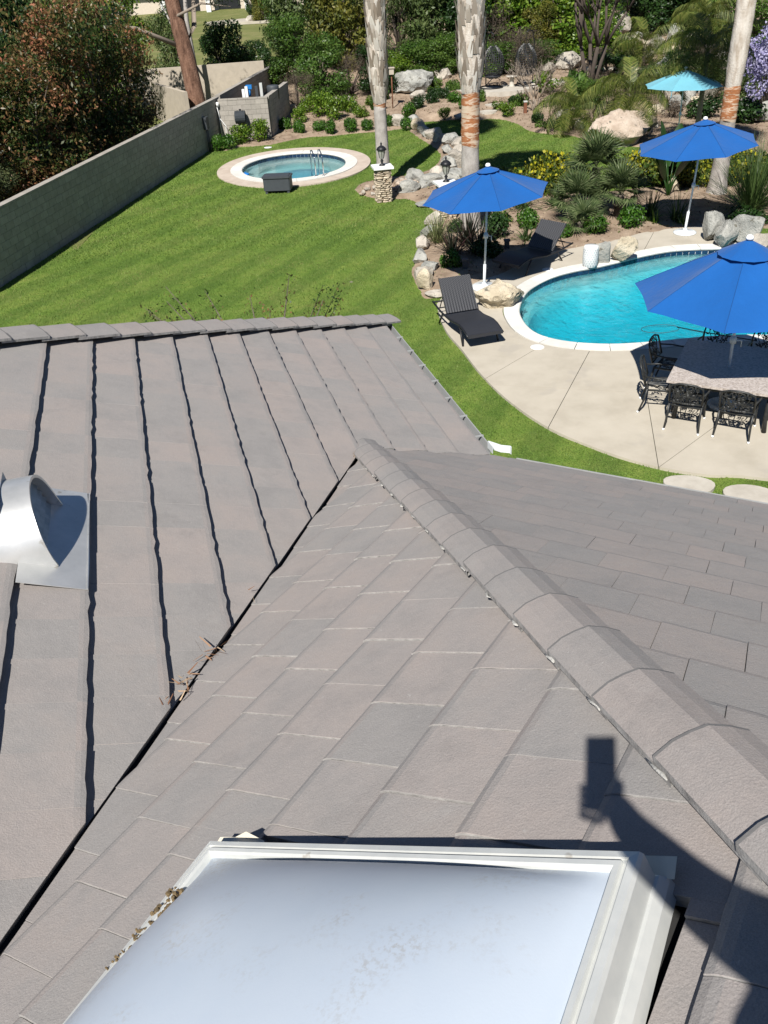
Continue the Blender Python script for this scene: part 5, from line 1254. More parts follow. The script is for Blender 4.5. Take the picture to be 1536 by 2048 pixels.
# --- small shrubs: unit meshes, shared
SH = {}
def shrub_kind(kind):
    if kind in SH: return SH[kind]
    out = []
    for v in range(3):
        r = random.Random(50+v); seed = 90+v+len(SH)*7
        if kind == 'round':   bl = [(0, 0, .62, .8, .8, .62)] + [(r.uniform(-.5, .5), r.uniform(-.5, .5), r.uniform(.5, .9), .42, .42, .36) for _ in range(7)]; me = crown_mesh('foliage', bl, 1500, .16, .6, L['box'], seed, .62)
        elif kind == 'lime':  bl = [(r.uniform(-.55, .55), r.uniform(-.55, .55), r.uniform(.45, 1.5), .36, .36, .42) for _ in range(13)] + [(0, 0, .6, .7, .7, .6)]; me = crown_mesh('foliage', bl, 1500, .17, .55, L['lime'], seed, .4, .3, 2)
        elif kind == 'low':   bl = [(r.uniform(-.6, .6), r.uniform(-.6, .6), r.uniform(.2, .5), .45, .45, .3) for _ in range(8)]; me = crown_mesh('foliage', bl, 1100, .17, .55, L['mid'], seed, .5, .3, 2)
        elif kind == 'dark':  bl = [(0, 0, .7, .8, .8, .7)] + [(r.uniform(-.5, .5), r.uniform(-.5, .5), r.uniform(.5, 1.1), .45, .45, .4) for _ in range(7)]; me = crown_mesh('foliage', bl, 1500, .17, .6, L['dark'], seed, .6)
        elif kind == 'dry':   bl = [(r.uniform(-.5, .5), r.uniform(-.5, .5), r.uniform(.3, 1.0), .42, .42, .4) for _ in range(9)]; me = crown_mesh('foliage', bl, 900, .2, .14, L['brown'], seed, .2)
        elif kind == 'flower': bl = [(r.uniform(-.7, .7), r.uniform(-.7, .7), r.uniform(.3, .8), .45, .45, .35) for _ in range(9)]; me = crown_mesh('foliage', bl, 1300, .17, .4, L['yfol'], seed, .4)
        st = stems_mesh('stem', [([(0, 0, -.1), (r.uniform(-.3, .3), r.uniform(-.3, .3), .5), (r.uniform(-.5, .5), r.uniform(-.5, .5), .9)], [.05, .035, .015]) for _ in range(4)], M['wood'])
        out.append((me, st))
    SH[kind] = out; return out
def shrub(p, w, h, kind, lab, group=None, name='shrub', cat='shrub'):
    """p ground point, w width, h height in metres"""
    me, st = shrub_kind(kind)[rnd.randrange(3)]
    t = thing(name, lab, cat, (p[0], p[1], p[2]-.02), rnd.uniform(0, 6.28), group)
    hh = {'round': 1.2, 'lime': 1.85, 'low': .75, 'dark': 1.5, 'dry': 1.35, 'flower': 1.1}[kind]
    t.scale = (w/2/.95, w/2/.95, h/hh); mobj('foliage', me, t); mobj('stem', st, t); return t
gA = 'clipped round shrubs along the edge of the back bed'
for x, y in ((572, 264), (600, 269), (640, 266), (662, 268), (702, 263), (735, 261), (773, 256), (812, 262)): pass
EDGE = [(-3.41,42.52,0.00), (-2.72,41.64,0.00), (-1.87,41.85,0.00), (-1.31,41.15,0.00), (-0.41,41.33,0.00), (0.33,41.45,0.00), (1.28,42.02,0.00), (2.06,40.96,0.00), (-6.10,39.02,0.00), (-5.63,39.20,0.00)]
ORD = ('first', 'second', 'third', 'fourth', 'fifth', 'sixth', 'seventh', 'eighth')
for i, p in enumerate(EDGE): shrub(p, rnd.uniform(.55, .75), rnd.uniform(.5, .65), 'round', '%s round shrub from the enclosure in the row along the lawn edge' % ORD[i] if i < 8 else ('low round shrub at the foot of the boundary wall, left one of two', 'low round shrub at the foot of the boundary wall, right one of two')[i-8], gA)
LIME = [((-1.87,44.35,0.21), 1.3, 1.25, 'large yellow green shrub behind the row of round shrubs, widest of the upright ones'), ((-1.15,43.58,0.13), 1.1, 1.2, 'upright yellow green shrub left of the left palm trunk'), ((-0.36,44.73,0.24), .9, .95, 'upright green shrub just left of the left palm trunk, higher on the bed'),
  ((-2.51,45.43,0.30), .9, .9, 'yellow green shrub beside the enclosure side wall'), ((0.08,43.71,0.15), .8, .7, 'pale green shrub touching the left palm trunk'), ((-5.21,40.08,0.00), 1.2, .85, 'bright green shrub against the front wall of the enclosure, left one'), ((-4.38,40.15,0.00), 1.0, 1.05, 'bright green shrub against the front wall of the enclosure, right one'),
  ((-2.73,43.46,0.13), .9, .8, 'bright green shrub in the front row near the enclosure corner')]
for p, w, h, lab in LIME: shrub(p, w, h, 'lime', lab)
SMALL = [(3.57,45.69,0.32), (3.94,47.09,0.45), (4.25,46.32,0.38), (4.67,45.62,0.31), (3.97,42.95,0.08), (2.82,44.73,0.23), (3.77,47.15,0.45), (5.85,45.30,0.29), (6.78,42.44,0.04), (7.48,44.48,0.22), (0.92,44.86,0.26), (1.33,46.71,0.42), (5.04,44.16,0.19), (5.64,46.13,0.37), (4.83,47.92,0.53), (4.02,48.87,0.62), (6.62,43.52,0.12), (7.66,44.16,0.19), (2.36,43.14,0.10), (7.82,40.44,-0.00), (9.62,41.10,-0.00), (-0.68,45.30,0.28), (0.68,45.88,0.35), (-1.54,46.45,0.40)]
for p in SMALL: shrub(p, rnd.uniform(.6, .95), rnd.uniform(.5, .8), rnd.choice(('round', 'lime', 'low', 'dark')), 'little green shrub, one of many dotted over the bare soil of the back slope', 'little shrubs on the bare slope')
for p, k, w, h, lab in (((7.93,39.30,-0.01), 'low', .9, .4, 'low green shrub at the curved bed edge left of a round one'), ((8.48,38.46,-0.00), 'round', .8, .65, 'dark round shrub at the curved bed edge beside the tan boulder'), ((9.31,46.20,0.37), 'lime', 1.3, 1.1, 'yellow green shrub at the right of the hanging chair patio'),
   ((9.69,43.01,0.08), 'lime', .9, .5, 'bright low shrub above the bed edge boulders'), ((9.26,43.78,0.15), 'dry', 1.9, 1.2, 'dry brown bush right of the crape trunk'), ((10.35,44.47,0.21), 'mid' if 0 else 'low', 1.8, 1.4, 'green bush under the bare blossom tree'),
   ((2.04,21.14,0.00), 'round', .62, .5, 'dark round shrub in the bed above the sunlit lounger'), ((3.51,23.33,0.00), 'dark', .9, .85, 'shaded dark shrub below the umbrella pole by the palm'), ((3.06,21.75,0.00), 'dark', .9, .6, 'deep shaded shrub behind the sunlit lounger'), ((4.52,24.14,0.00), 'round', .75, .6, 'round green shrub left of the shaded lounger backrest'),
   ((3.82,24.67,0.00), 'lime', .7, .55, 'light green young shrub right of the middle palm base'), ((6.23,23.26,0.00), 'round', .75, .6, 'round clipped shrub below the fan palm trunks'), ((7.25,23.62,0.00), 'round', .85, .65, 'larger round clipped shrub right of the fan palm trunks'), ((5.26,23.08,0.00), 'round', .6, .45, 'small round shrub peeking behind the lounger backrest'),
   ((10.32,23.41,0.00), 'dark', 1.2, .5, 'dark green shrub behind the pool rock heap'), ((2.51,24.19,0.00), 'dark', .5, .5, 'small shrub at the left foot of the middle palm'),
   ((14.58,39.24,-0.01), 'dark', 1.6, 1.0, 'dark bush behind the far blue umbrella top'), ((15.83,37.50,-0.01), 'dark', 1.8, 1.1, 'dark white flecked bush right of the right palm'), ((11.25,40.50,-0.01), 'dry', 1.4, .8, 'dry bush behind the pink boulder'), ((13.42,39.66,-0.01), 'dry', 1.6, .9, 'dark twiggy bush above the far blue umbrella'),
   ((13.90,53.14,1.00), 'lime', 3.0, 1.5, 'yellow green hedge like bush below the waterfall rocks'), ((14.69,51.87,0.88), 'low', 2.2, 1.2, 'dense green bush right below the waterfall rocks'), ((12.80,49.70,0.69), 'dry', 2.0, 1.5, 'twiggy brown bush under the blossom tree')):
    shrub(p, w, h, k, lab)
# yellow flowering border
YF = [(4.76,27.78,0.00), (5.20,28.06,0.00), (5.71,28.20,0.00), (6.12,28.22,0.00), (6.55,28.38,0.00), (8.68,28.50,0.00), (9.06,28.40,0.00), (9.47,28.43,0.00), (9.80,28.20,0.00), (10.09,27.84,0.00), (10.45,27.74,0.00), (10.90,27.90,0.00), (11.74,27.81,0.00), (12.15,27.83,0.00), (11.13,27.43,0.00)]
fl = []
for v in range(2):
    rng = np.random.default_rng(70+v); P, N = blob_pts([(rng.uniform(-.7, .7), rng.uniform(-.7, .7), rng.uniform(.5, 1.0), .35, .35, .3) for _ in range(9)], 230, rng, .9)
    V, F = leaf_quads(P, .12, .8, rng); fl.append(fast('blossoms', V, F, L['yellow']))
for i, p in enumerate(YF):
    t = shrub(p, rnd.uniform(1.2, 1.7), rnd.uniform(.9, 1.2), 'flower', 'yellow flowering clump ' + ('between the near umbrella and the fan palms' if i < 5 else 'behind the third umbrella pole, left of the right palm' if i < 12 else 'right of the right palm trunk' if i < 14 else 'touching the right palm trunk'), 'yellow flowering clumps', 'flowering_plant', 'flowering plant'); mobj('blossom', fl[i % 2], t)
# --- strap leaved clumps, grasses, flax
def strap_mesh(n, ln, wd, spread, m, seed, stiff=.5, tipup=0):
    r = np.random.default_rng(seed); Vs = []; Fs = []
    for k in range(n):
        a = r.uniform(0, 6.283); el = r.uniform(spread, 1.5); l = ln*r.uniform(.65, 1.15); b = np.array([r.normal(0, .06), r.normal(0, .06), 0])
        d = np.array([math.cos(a)*math.cos(el), math.sin(a)*math.cos(el), math.sin(el)]); s = np.array([-math.sin(a), math.cos(a), 0]); pts = [b]
        for i in range(5):
            pts.append(pts[-1] + d*l/5); d = d + np.array([0, 0, -(1-stiff)*.45]); d /= np.linalg.norm(d)
        b0 = len(Vs)
        for i, p in enumerate(pts):
            w = wd*(1, 1.1, 1, .8, .5, .06)[i]; Vs += [p - s*w/2, p + s*w/2]
        Fs += [(b0+2*i, b0+2*i+1, b0+2*i+3, b0+2*i+2) for i in range(5)]
    return fast('leaves', np.array(Vs), np.array(Fs), m)
STR = {'agap': strap_mesh(60, .75, .035, .5, L['strap'], 1, .35), 'pale': strap_mesh(150, 1.15, .016, .75, L['pale'], 2, .55), 'flax': strap_mesh(70, 1.05, .045, .55, L['flax'], 3, .7), 'bright': strap_mesh(40, .5, .04, .4, L['lime'], 4, .4),
       'dasy': strap_mesh(620, 1.45, .014, .12, L['strap'], 5, .86), 'tuft': strap_mesh(90, .9, .022, .6, L['strap'], 6, .45)}
for p, k, s, lab, nm, ct in (((1.92,23.25,0.00), 'pale', .95, 'pale variegated grass clump at the curved rock edge of the bed', 'ornamental_grass', 'grass clump'), ((2.69,22.94,0.00), 'flax', 1.0, 'dark flax with reddish flower stems in front of the middle palm', 'flax_plant', 'flax'), ((2.88,22.01,0.00), 'flax', .9, 'dark flax in the shade above the sunlit lounger', 'flax_plant', 'flax'), ((2.20,22.15,0.00), 'flax', .8, 'dark flax at the left side of the shaded patch', 'flax_plant', 'flax'),
   ((4.71,26.12,0.00), 'agap', 1.1, 'strap leaved clump right of the near umbrella canopy', 'strap_leaf_plant', 'plant'), ((4.25,22.84,0.00), 'agap', .9, 'strap leaved clump by the head of the shaded lounger', 'strap_leaf_plant', 'plant'), ((8.06,24.47,0.00), 'tuft', 1.1, 'grassy clump in the shade left of the third umbrella pole', 'strap_leaf_plant', 'plant'), ((8.62,24.02,0.00), 'tuft', 1.0, 'grassy clump right behind the third umbrella pole', 'strap_leaf_plant', 'plant'),
   ((8.00,23.85,0.00), 'bright', 1.0, 'small bright strap leaved plant on the soil by the deck', 'strap_leaf_plant', 'plant'), ((8.69,23.69,0.00), 'bright', .7, 'tiny bright plant at the umbrella base', 'strap_leaf_plant', 'plant'), ((10.95,24.60,0.00), 'dasy', 1.35, 'huge spiky fountain of grassy leaves at the right picture edge', 'desert_spoon', 'plant'), ((5.70,26.18,0.00), 'agap', 1.2, 'strap leaved clump left of the fan palm trunks', 'strap_leaf_plant', 'plant')):
    t = thing(nm, lab, ct, p, rnd.uniform(0, 6)); t.scale = (s, s, s); mobj('leaves', STR[k], t)
m = MB()
for a in (.2, -.25): m.tube([(0, 0, .2), (a*.2, .05, 1.0), (a*.45, .1, 1.35)], .012, 5)
tag(m.build('flower_stem', L['flax'], None, (2.69,22.94,0.00)), 'tall dark flax flower stalk in front of the middle palm trunk', 'flower stalk')
# bird of paradise with paddle leaves
t = thing('bird_of_paradise', 'bird of paradise plant with big dark paddle leaves behind the third umbrella pole', 'plant', (9.23,26.63,0.00))
def paddle(length, width, m):
    V = []; F = []; n = 9
    for i in range(n+1):
        u = i/n; w = width*math.sin(math.pi*min(.98, u*.92+.06))**.7; V += [(-w/2, u*length, .06*w), (0, u*length, -.02), (w/2, u*length, .06*w)]
    for i in range(n): F += [(3*i, 3*i+1, 3*i+4, 3*i+3), (3*i+1, 3*i+2, 3*i+5, 3*i+4)]
    return fast('leaf', np.array(V), np.array(F), m, True)
pad = paddle(1.0, .42, L['banana'])
for k, (a, e, h) in enumerate(((100, 62, .9), (170, 52, .75), (20, 40, .9), (60, 68, 1.1), (140, 75, 1.2), (-20, 48, .8), (200, 65, .6), (300, 55, .7))):
    d = Vector((math.cos(R(a)), math.sin(R(a)), 0)); m = MB(); top = d*.22+Vector((0, 0, h)); m.tube([(0, 0, 0), d*.08+Vector((0, 0, h*.5)), top], [.03, .022, .014], 6)
    m.build('stalk', L['banana'], t); o = mobj('leaf', pad, t); o.location = top; o.rotation_euler = (R(e), 0, R(a-90))
# --- fan palm clump
def fan_mesh():
    Vs = []; Fs = []; n = 20
    for k in range(n):
        a = -2.0 + 4.0*k/(n-1); l = .52*(1-.12*abs(a)/2); dx, dy = math.sin(a), math.cos(a); px, py = dy, -dx
        b = len(Vs)
        for u, w, z in ((.08, .010, 0), (.4, .020, -.01), (.75, .012, -.03), (1.0, .002, -.06)):
            Vs += [(dx*l*u - px*w, dy*l*u - py*w, z), (dx*l*u, dy*l*u, z+.010*(1-u)), (dx*l*u + px*w, dy*l*u + py*w, z)]
        for i in range(3): Fs += [(b+3*i, b+3*i+1, b+3*i+4, b+3*i+3), (b+3*i+1, b+3*i+2, b+3*i+5, b+3*i+4)]
    V = np.array(Vs); V[:, 1] += .42
    b = len(V); V = np.r_[V, [(-.012, 0, 0), (.012, 0, 0), (.012, .46, .02), (-.012, .46, .02)]]; Fs.append((b, b+1, b+2, b+3))
    return fast('frond', V, np.array(Fs), L['fan'])
fan = fan_mesh()
def fan_palm(p, h, n, s, lab, group):
    t = thing('fan_palm', lab, 'palm', p, 0, group); r = random.Random(int(p[0]*100))
    m = MB(); m.tube([(0, 0, 0), (.03, .02, h*.5), (.0, 0, h)], [.13, .15, .11], 10)
    for k in range(40):
        a = r.uniform(0, 6.28); z = r.uniform(.05, h); m.tube([(.12*math.cos(a), .12*math.sin(a), z), (.2*math.cos(a), .2*math.sin(a), z+.09)], [.03, .01], 4)
    m.build('trunk', M['wood'], t)
    for k in range(n):
        a = k*2.4+r.uniform(-.2, .2); el = R(85-95*(k/n)**.9)
        o = mobj('frond', fan, t); o.location = (0, 0, h+.04); o.scale = (s,)*3
        o.rotation_euler = Matrix.Rotation(a, 4, 'Z').to_euler() if 0 else (Matrix.Rotation(a, 4, 'Z') @ Matrix.Rotation(el, 4, 'X') @ Matrix.Rotation(r.uniform(-.3, .3), 4, 'Y')).to_euler()
gf = 'heads of the multi stemmed fan palm clump'
fan_palm((6.70,25.64,0.00), 1.25, 30, 1.15, 'tallest fan palm head of the clump in the pool bed', gf)
fan_palm((5.97,24.70,0.00), .55, 24, 1.05, 'lower left fan palm head of the clump in the pool bed', gf)
fan_palm((7.19,24.68,0.00), .7, 26, 1.05, 'right fan palm head of the clump in the pool bed', gf)
fan_palm((5.90,23.43,0.00), .25, 16, .85, 'lowest fan palm sucker at the foot of the clump', gf)
# --- feather palms
def feather_mesh(L_, nl, ll, droop, seed, m):
    r = random.Random(seed); Vs = []; Fs = []; pts = []; d = Vector((0, 1, .9)).normalized(); p = Vector((0, 0, 0))
    for i in range(15):
        pts.append(p.copy()); p = p + d*L_/14; d = (d + Vector((0, .02, -droop*(.4+i/14)))).normalized()
    def quad(a, b, c, e): b0 = len(Vs); Vs.extend([a, b, c, e]); Fs.append((b0, b0+1, b0+2, b0+3))
    for i in range(14):
        w = .016*(1-i/16); a, b = pts[i], pts[i+1]; quad(a+Vector((-w, 0, 0)), a+Vector((w, 0, 0)), b+Vector((w*.9, 0, 0)), b+Vector((-w*.9, 0, 0)))
    for k in range(nl):
        u = .12+.86*k/nl; f = u*14; i = min(13, int(f)); c = pts[i].lerp(pts[min(14, i+1)], f-i); t = (pts[min(14, i+1)]-pts[i]).normalized()
        for s in (-1, 1):
            l = ll*(math.sin(math.pi*min(1, .18+u*.82))**.6)*r.uniform(.8, 1.1); dr = Vector((s, 0, 0))*.8 + t*.6 + Vector((0, 0, r.uniform(-.1, .25)))
            dr.normalize(); m1 = c + dr*l*.5; e = m1 + (dr*.6 + Vector((0, 0, -1.5))).normalized()*l*.75; w = Vector((0, .006, .003)) + t*.006
            quad(c-w, c+w, m1+w*.9, m1-w*.9); quad(m1-w*.9, m1+w*.9, e+w*.15, e-w*.15)
    return fast('frond', np.array([tuple(v) for v in Vs]), np.array(Fs), m)
FE = [feather_mesh(1.9, 46, .62, .15, 1, L['palm']), feather_mesh(1.7, 42, .58, .21, 2, L['palm'])]
def feather_palm(p, h, n, s, lab, r0=.09, tilt=0, cat='palm', down=95, crown_r=None):
    t = thing('feather_palm', lab, cat, p, 0); r = random.Random(int(p[0]*77))
    m = MB(); m.tube([(0, 0, -.1), (tilt*.5, 0, h*.5), (tilt, 0, h)], [r0*1.3, r0, r0*.9], 10)
    m.build('trunk', M['palesnag'], t)
    for k in range(n):
        a = k*2.4+r.uniform(-.25, .25); el = R(28 - down*(k/n))
        o = mobj('frond', FE[k % 2], t); o.location = (tilt, 0, h); o.scale = (s,)*3
        o.rotation_euler = (Matrix.Rotation(a, 4, 'Z') @ Matrix.Rotation(el, 4, 'X')).to_euler()
feather_palm((12.2, 33.0, .2), 3.05, 20, 1.15, 'slender feather palm with a pale trunk in front of the turquoise umbrella', .085)
feather_palm((8.51,37.98,-0.00), 1.0, 0 or 16, 1.0, 'drooping feather palm whose fronds hang over the pink boulder, left one', .1, .3)
feather_palm((10.6, 36.4, .1), 1.5, 18, 1.15, 'drooping feather palm arching over the pink boulder, right one', .1)
feather_palm((18.36,50.53,0.76), 2.2, 16, 1.3, 'bright yellow green feather palm in front of the dark trees at upper right', .1)
feather_palm((15.19,50.21,0.73), 1.2, 14, 1.2, 'arching feather palm beside the rockery boulders', .1)
# --- tall palms: trunk, peeled band, shaggy leaf bases, crown above the picture
def bands_mat():
    m_, nt, b = newmat('peeled palm trunk'); g = nt.nodes.new('ShaderNodeNewGeometry'); sp = nt.nodes.new('ShaderNodeSeparateXYZ'); nt.links.new(g.outputs['Position'], sp.inputs[0])
    w = noisen(nt, g.outputs['Position'], 1.0, 6, .62, ((1.3, 1.3, 6.5), (0, 0, 0)))
    c = ramp(nt, w, [(.36, (.50, .41, .31)), (.455, (.46, .34, .24)), (.475, (.25, .09, .032)), (.56, (.34, .14, .055)), (.585, (.52, .42, .32)), (.66, (.30, .12, .05))])
    nt.links.new(c, b.inputs['Base Color']); b.inputs['Roughness'].default_value = .9; bumpn(nt, b, w, .5, .02); return m_
M['bands'] = bands_mat()
M['palmgrey'] = mat('grey palm trunk', [(.3, (.23, .21, .19)), (.55, (.36, .335, .31)), (.75, (.46, .435, .41))], 6, .95, .7, 26, .015, stretch=((1, 1, .5), (0, 0, 0)), detail=9)
M['palmshag'] = mat('pale shaggy trunk', [(.3, (.32, .26, .2)), (.5, (.5, .45, .39)), (.75, (.66, .62, .56))], 7, .95, .8, 22, .02, stretch=((1, 1, .3), (0, 0, 0)), detail=9)
def fanbig():
    Vs = []; Fs = []; n = 30
    for k in range(n):
        a = -2.3+4.6*k/(n-1); l = .95; dx, dy = math.sin(a), math.cos(a); b = len(Vs)
        for u, w, z in ((.1, .03, 0), (.55, .06, -.02), (1, .01, -.22)): Vs += [(dx*l*u-dy*w, dy*l*u+dx*w+1.0, z), (dx*l*u+dy*w, dy*l*u-dx*w+1.0, z)]
        Fs += [(b, b+1, b+3, b+2), (b+2, b+3, b+5, b+4)]
    b = len(Vs); Vs += [(-.03, 0, 0), (.03, 0, 0), (.02, 1.1, .02), (-.02, 1.1, .02)]; Fs.append((b, b+1, b+2, b+3))
    return fast('frond', np.array(Vs), np.array(Fs), L['fan'])
BIGFAN = fanbig()
boot_me = None
def tall_palm(p, z1, z2, htop, r0, r1, r2, lab, lean, seed, shag=True):
    t = thing('tall_palm', lab, 'palm tree', p, 0, 'tall palms standing in the garden'); r = random.Random(seed)
    ax = lambda z: Vector((lean[0]*z, lean[1]*z, 0))
    def seg(za, zb, rf, name, m_, step, jag):
        mb_ = MB(); prof = []; z = za; i = 0
        n = 22; vs = []; fs = []; rows = 0
        while z <= zb+1e-6:
            rr = rf(z)*(1 + (jag if i % 2 else -jag)); a = ax(z)
            for k in range(n):
                q = 2*math.pi*k/n; k_ = rr*(1+.03*math.sin(3*q+z*2)+.015*math.sin(7*q+z*9)); vs.append((a.x+k_*math.cos(q), a.y+k_*math.sin(q), z + .03*math.sin(2*q+i*2.1)))
            rows += 1; i += 1; z += step if z+step <= zb or z >= zb-1e-6 else zb-z
        for i in range(rows-1):
            for k in range(n): fs.append((i*n+k, i*n+(k+1) % n, (i+1)*n+(k+1) % n, (i+1)*n+k))
        mb_.add(vs, fs, True); return mb_.build(name, m_, t)
    seg(-.1, z1, lambda z: r0*(1+.35*math.exp(-max(z, 0)*3.0)) - (r0-r1)*min(1, max(0, z)/z1), 'trunk', M['palmgrey'], .09, .012)
    seg(z1-.02, z2, lambda z: r1*1.04, 'peeled_band', M['bands'], .12, .03)
    seg(z2-.05, htop, lambda z: r1+(r2-r1)*min(1, (z-z2)/.6), 'shaggy_trunk', M['palmshag'], .16, .02)
    Vs = []; Fs = []
    z = z2
    while z < min(htop, z2+4.5):
        for k in range(5):
            q = r.uniform(0, 6.283); rr = (r1+(r2-r1)*min(1, (z-z2)/.6)); a = ax(z); l = r.uniform(.25, .5); w = r.uniform(.05, .10); fl = r.uniform(.0, .07)
            c, s = math.cos(q), math.sin(q); tw = r.uniform(-.2, .2)
            def P(dr, dt, dz): return (a.x+(rr+dr)*c - dt*s, a.y+(rr+dr)*s + dt*c, z+dz)
            b = len(Vs); Vs += [P(.0, -w, 0), P(.0, w, 0), P(fl*.4+.02, w*.7+tw*l*.5, l*.5), P(fl*.4+.02, -w*.7+tw*l*.5, l*.5), P(fl+.02, w*.25+tw*l, l), P(fl+.02, -w*.25+tw*l, l)]
            Fs += [(b, b+1, b+2, b+3), (b+3, b+2, b+4, b+5)]
        z += .07
    if shag: o = mobj('dry_leaf_bases', fast('dry_leaf_bases', np.array(Vs), np.array(Fs), L['boot']), t); tag(o, kind='stuff')
    for k in range(26):
        o = mobj('frond', BIGFAN, t); a = ax(htop); o.location = (a.x, a.y, htop); o.scale = (1.05,)*3
        o.rotation_euler = (Matrix.Rotation(k*2.4, 4, 'Z') @ Matrix.Rotation(R(70-120*k/26), 4, 'X')).to_euler()
tall_palm((0.70,30.53,0.00), 2.54, 2.63, 12.3, .225, .20, .30, 'left tall palm with a grey ringed trunk and shaggy pale top behind a lantern pillar', (-.0, 0), 1)
tall_palm((2.92,24.30,0.00), 2.32, 3.59, 9.8, .265, .23, .325, 'middle tall palm with orange peeled bands standing behind the near umbrella', (0, 0), 2)
tall_palm((10.71,26.62,0.00), 2.13, 3.03, 10.5, .25, .215, .255, 'right tall palm with red brown bands behind the third umbrella', (.0, 0), 3, False)

# ---------------------------------------------------------------- trees and big shrubs
CR = {}
HK = {'hedge': 3.4, 'conifer': 3.0, 'cedar': 3.6, 'willow': 2.3, 'brown': 1.9, 'wisteria': 2.4, 'blossom': 2.2}
def big_crown(kind, v):
    key = (kind, v)
    if key in CR: return CR[key]
    r = random.Random(300+v*17+len(CR)); bl = []; H_ = HK.get(kind, 2.2)
    U = r.uniform
    if kind == 'hedge':      args = ([(U(-.6, .6), U(-.6, .6), H_*U(.0, .9), .45, .45, .42) for _ in range(44)], 17000, .085, .40, L['red'], 11+v, .5, .35, 1.6, .2)
    elif kind == 'conifer':  args = ([(.75*(1-h)*math.cos(a), .75*(1-h)*math.sin(a), h*H_, .42*(1.15-h), .42*(1.15-h), .28) for h, a in ((U(.03, .97), U(0, 6.28)) for _ in range(44))], 12000, .08, .3, L['grey'], 21+v, .4, .3, 1.6, .2)
    elif kind == 'cedar':    args = ([(.8*q*math.cos(a), .8*q*math.sin(a), h*H_, .5*(1.15-h), .5*(1.15-h), .2) for h, a, q in ((U(.05, .97), U(0, 6.28), r.random()) for _ in range(40))], 12000, .08, .25, L['cedar'], 31+v, .3, .3, 1.6, .4)
    elif kind == 'willow':   args = ([(U(-.6, .6), U(-.6, .6), H_*U(.12, .9), .36, .36, .34) for _ in range(24)], 11000, .12, .13, L['olive'], 51+v, .3, .35, 1.6, 1.6, 0, False)
    elif kind == 'brown':    args = ([(U(-.6, .6), U(-.6, .6), H_*U(.12, .9), .4, .4, .32) for _ in range(18)], 5000, .13, .06, L['brown'], 61+v, .1, 0, 1.6, 0, .2, False)
    elif kind == 'wisteria': args = ([(U(-.6, .6), U(-.6, .6), H_*U(.35, .92), .3, .3, .3) for _ in range(16)], 6000, .07, .6, L['lilac'], 71+v, .4, .4, 1.6, .8)
    else:                    args = ([(U(-.6, .6), U(-.6, .6), H_*U(.1, .86), U(.24, .44), U(.24, .44), U(.22, .36)) for _ in range(28)], 11000, .085 if kind != 'dark' else .095, .45, L[kind], 41+v, .42, .5, 1.6)
    bl = args[0]; me = crown_mesh('crown', *args)
    limbs = [([(0, 0, -.06), (r.uniform(-.03, .03), r.uniform(-.03, .03), .25*H_)], [.07, .05])]
    for k in range(9):
        b = bl[k*len(bl)//9]; limbs.append(([(0, 0, r.uniform(.0, .25)*H_), (b[0]*.45, b[1]*.45, b[2]*.55+.05), (b[0], b[1], b[2])], [.045, .025, .007]))
        for _ in range(2): limbs.append(([(b[0]*.6, b[1]*.6, b[2]*.7), (b[0]+r.uniform(-.25, .25), b[1]+r.uniform(-.25, .25), min(H_, b[2]+r.uniform(0, .3)))], [.016, .003]))
    st = stems_mesh('trunk', limbs, M['darktwig'] if kind in ('brown', 'blossom') else M['wood'])
    CR[key] = (me, st); return CR[key]
def tree(p, w, h, kind, lab, name='tree', cat='tree', group=None, v=None, tw=1.0):
    me, st = big_crown(kind, rnd.randrange(2) if v is None else v)
    t = thing(name, lab, cat, (p[0], p[1], p[2]-.05), rnd.uniform(0, 6.28), group); t.scale = (w/2, w/2, h/HK.get(kind, 2.2))
    mobj('crown', me, t); mobj('trunk', st, t); return t
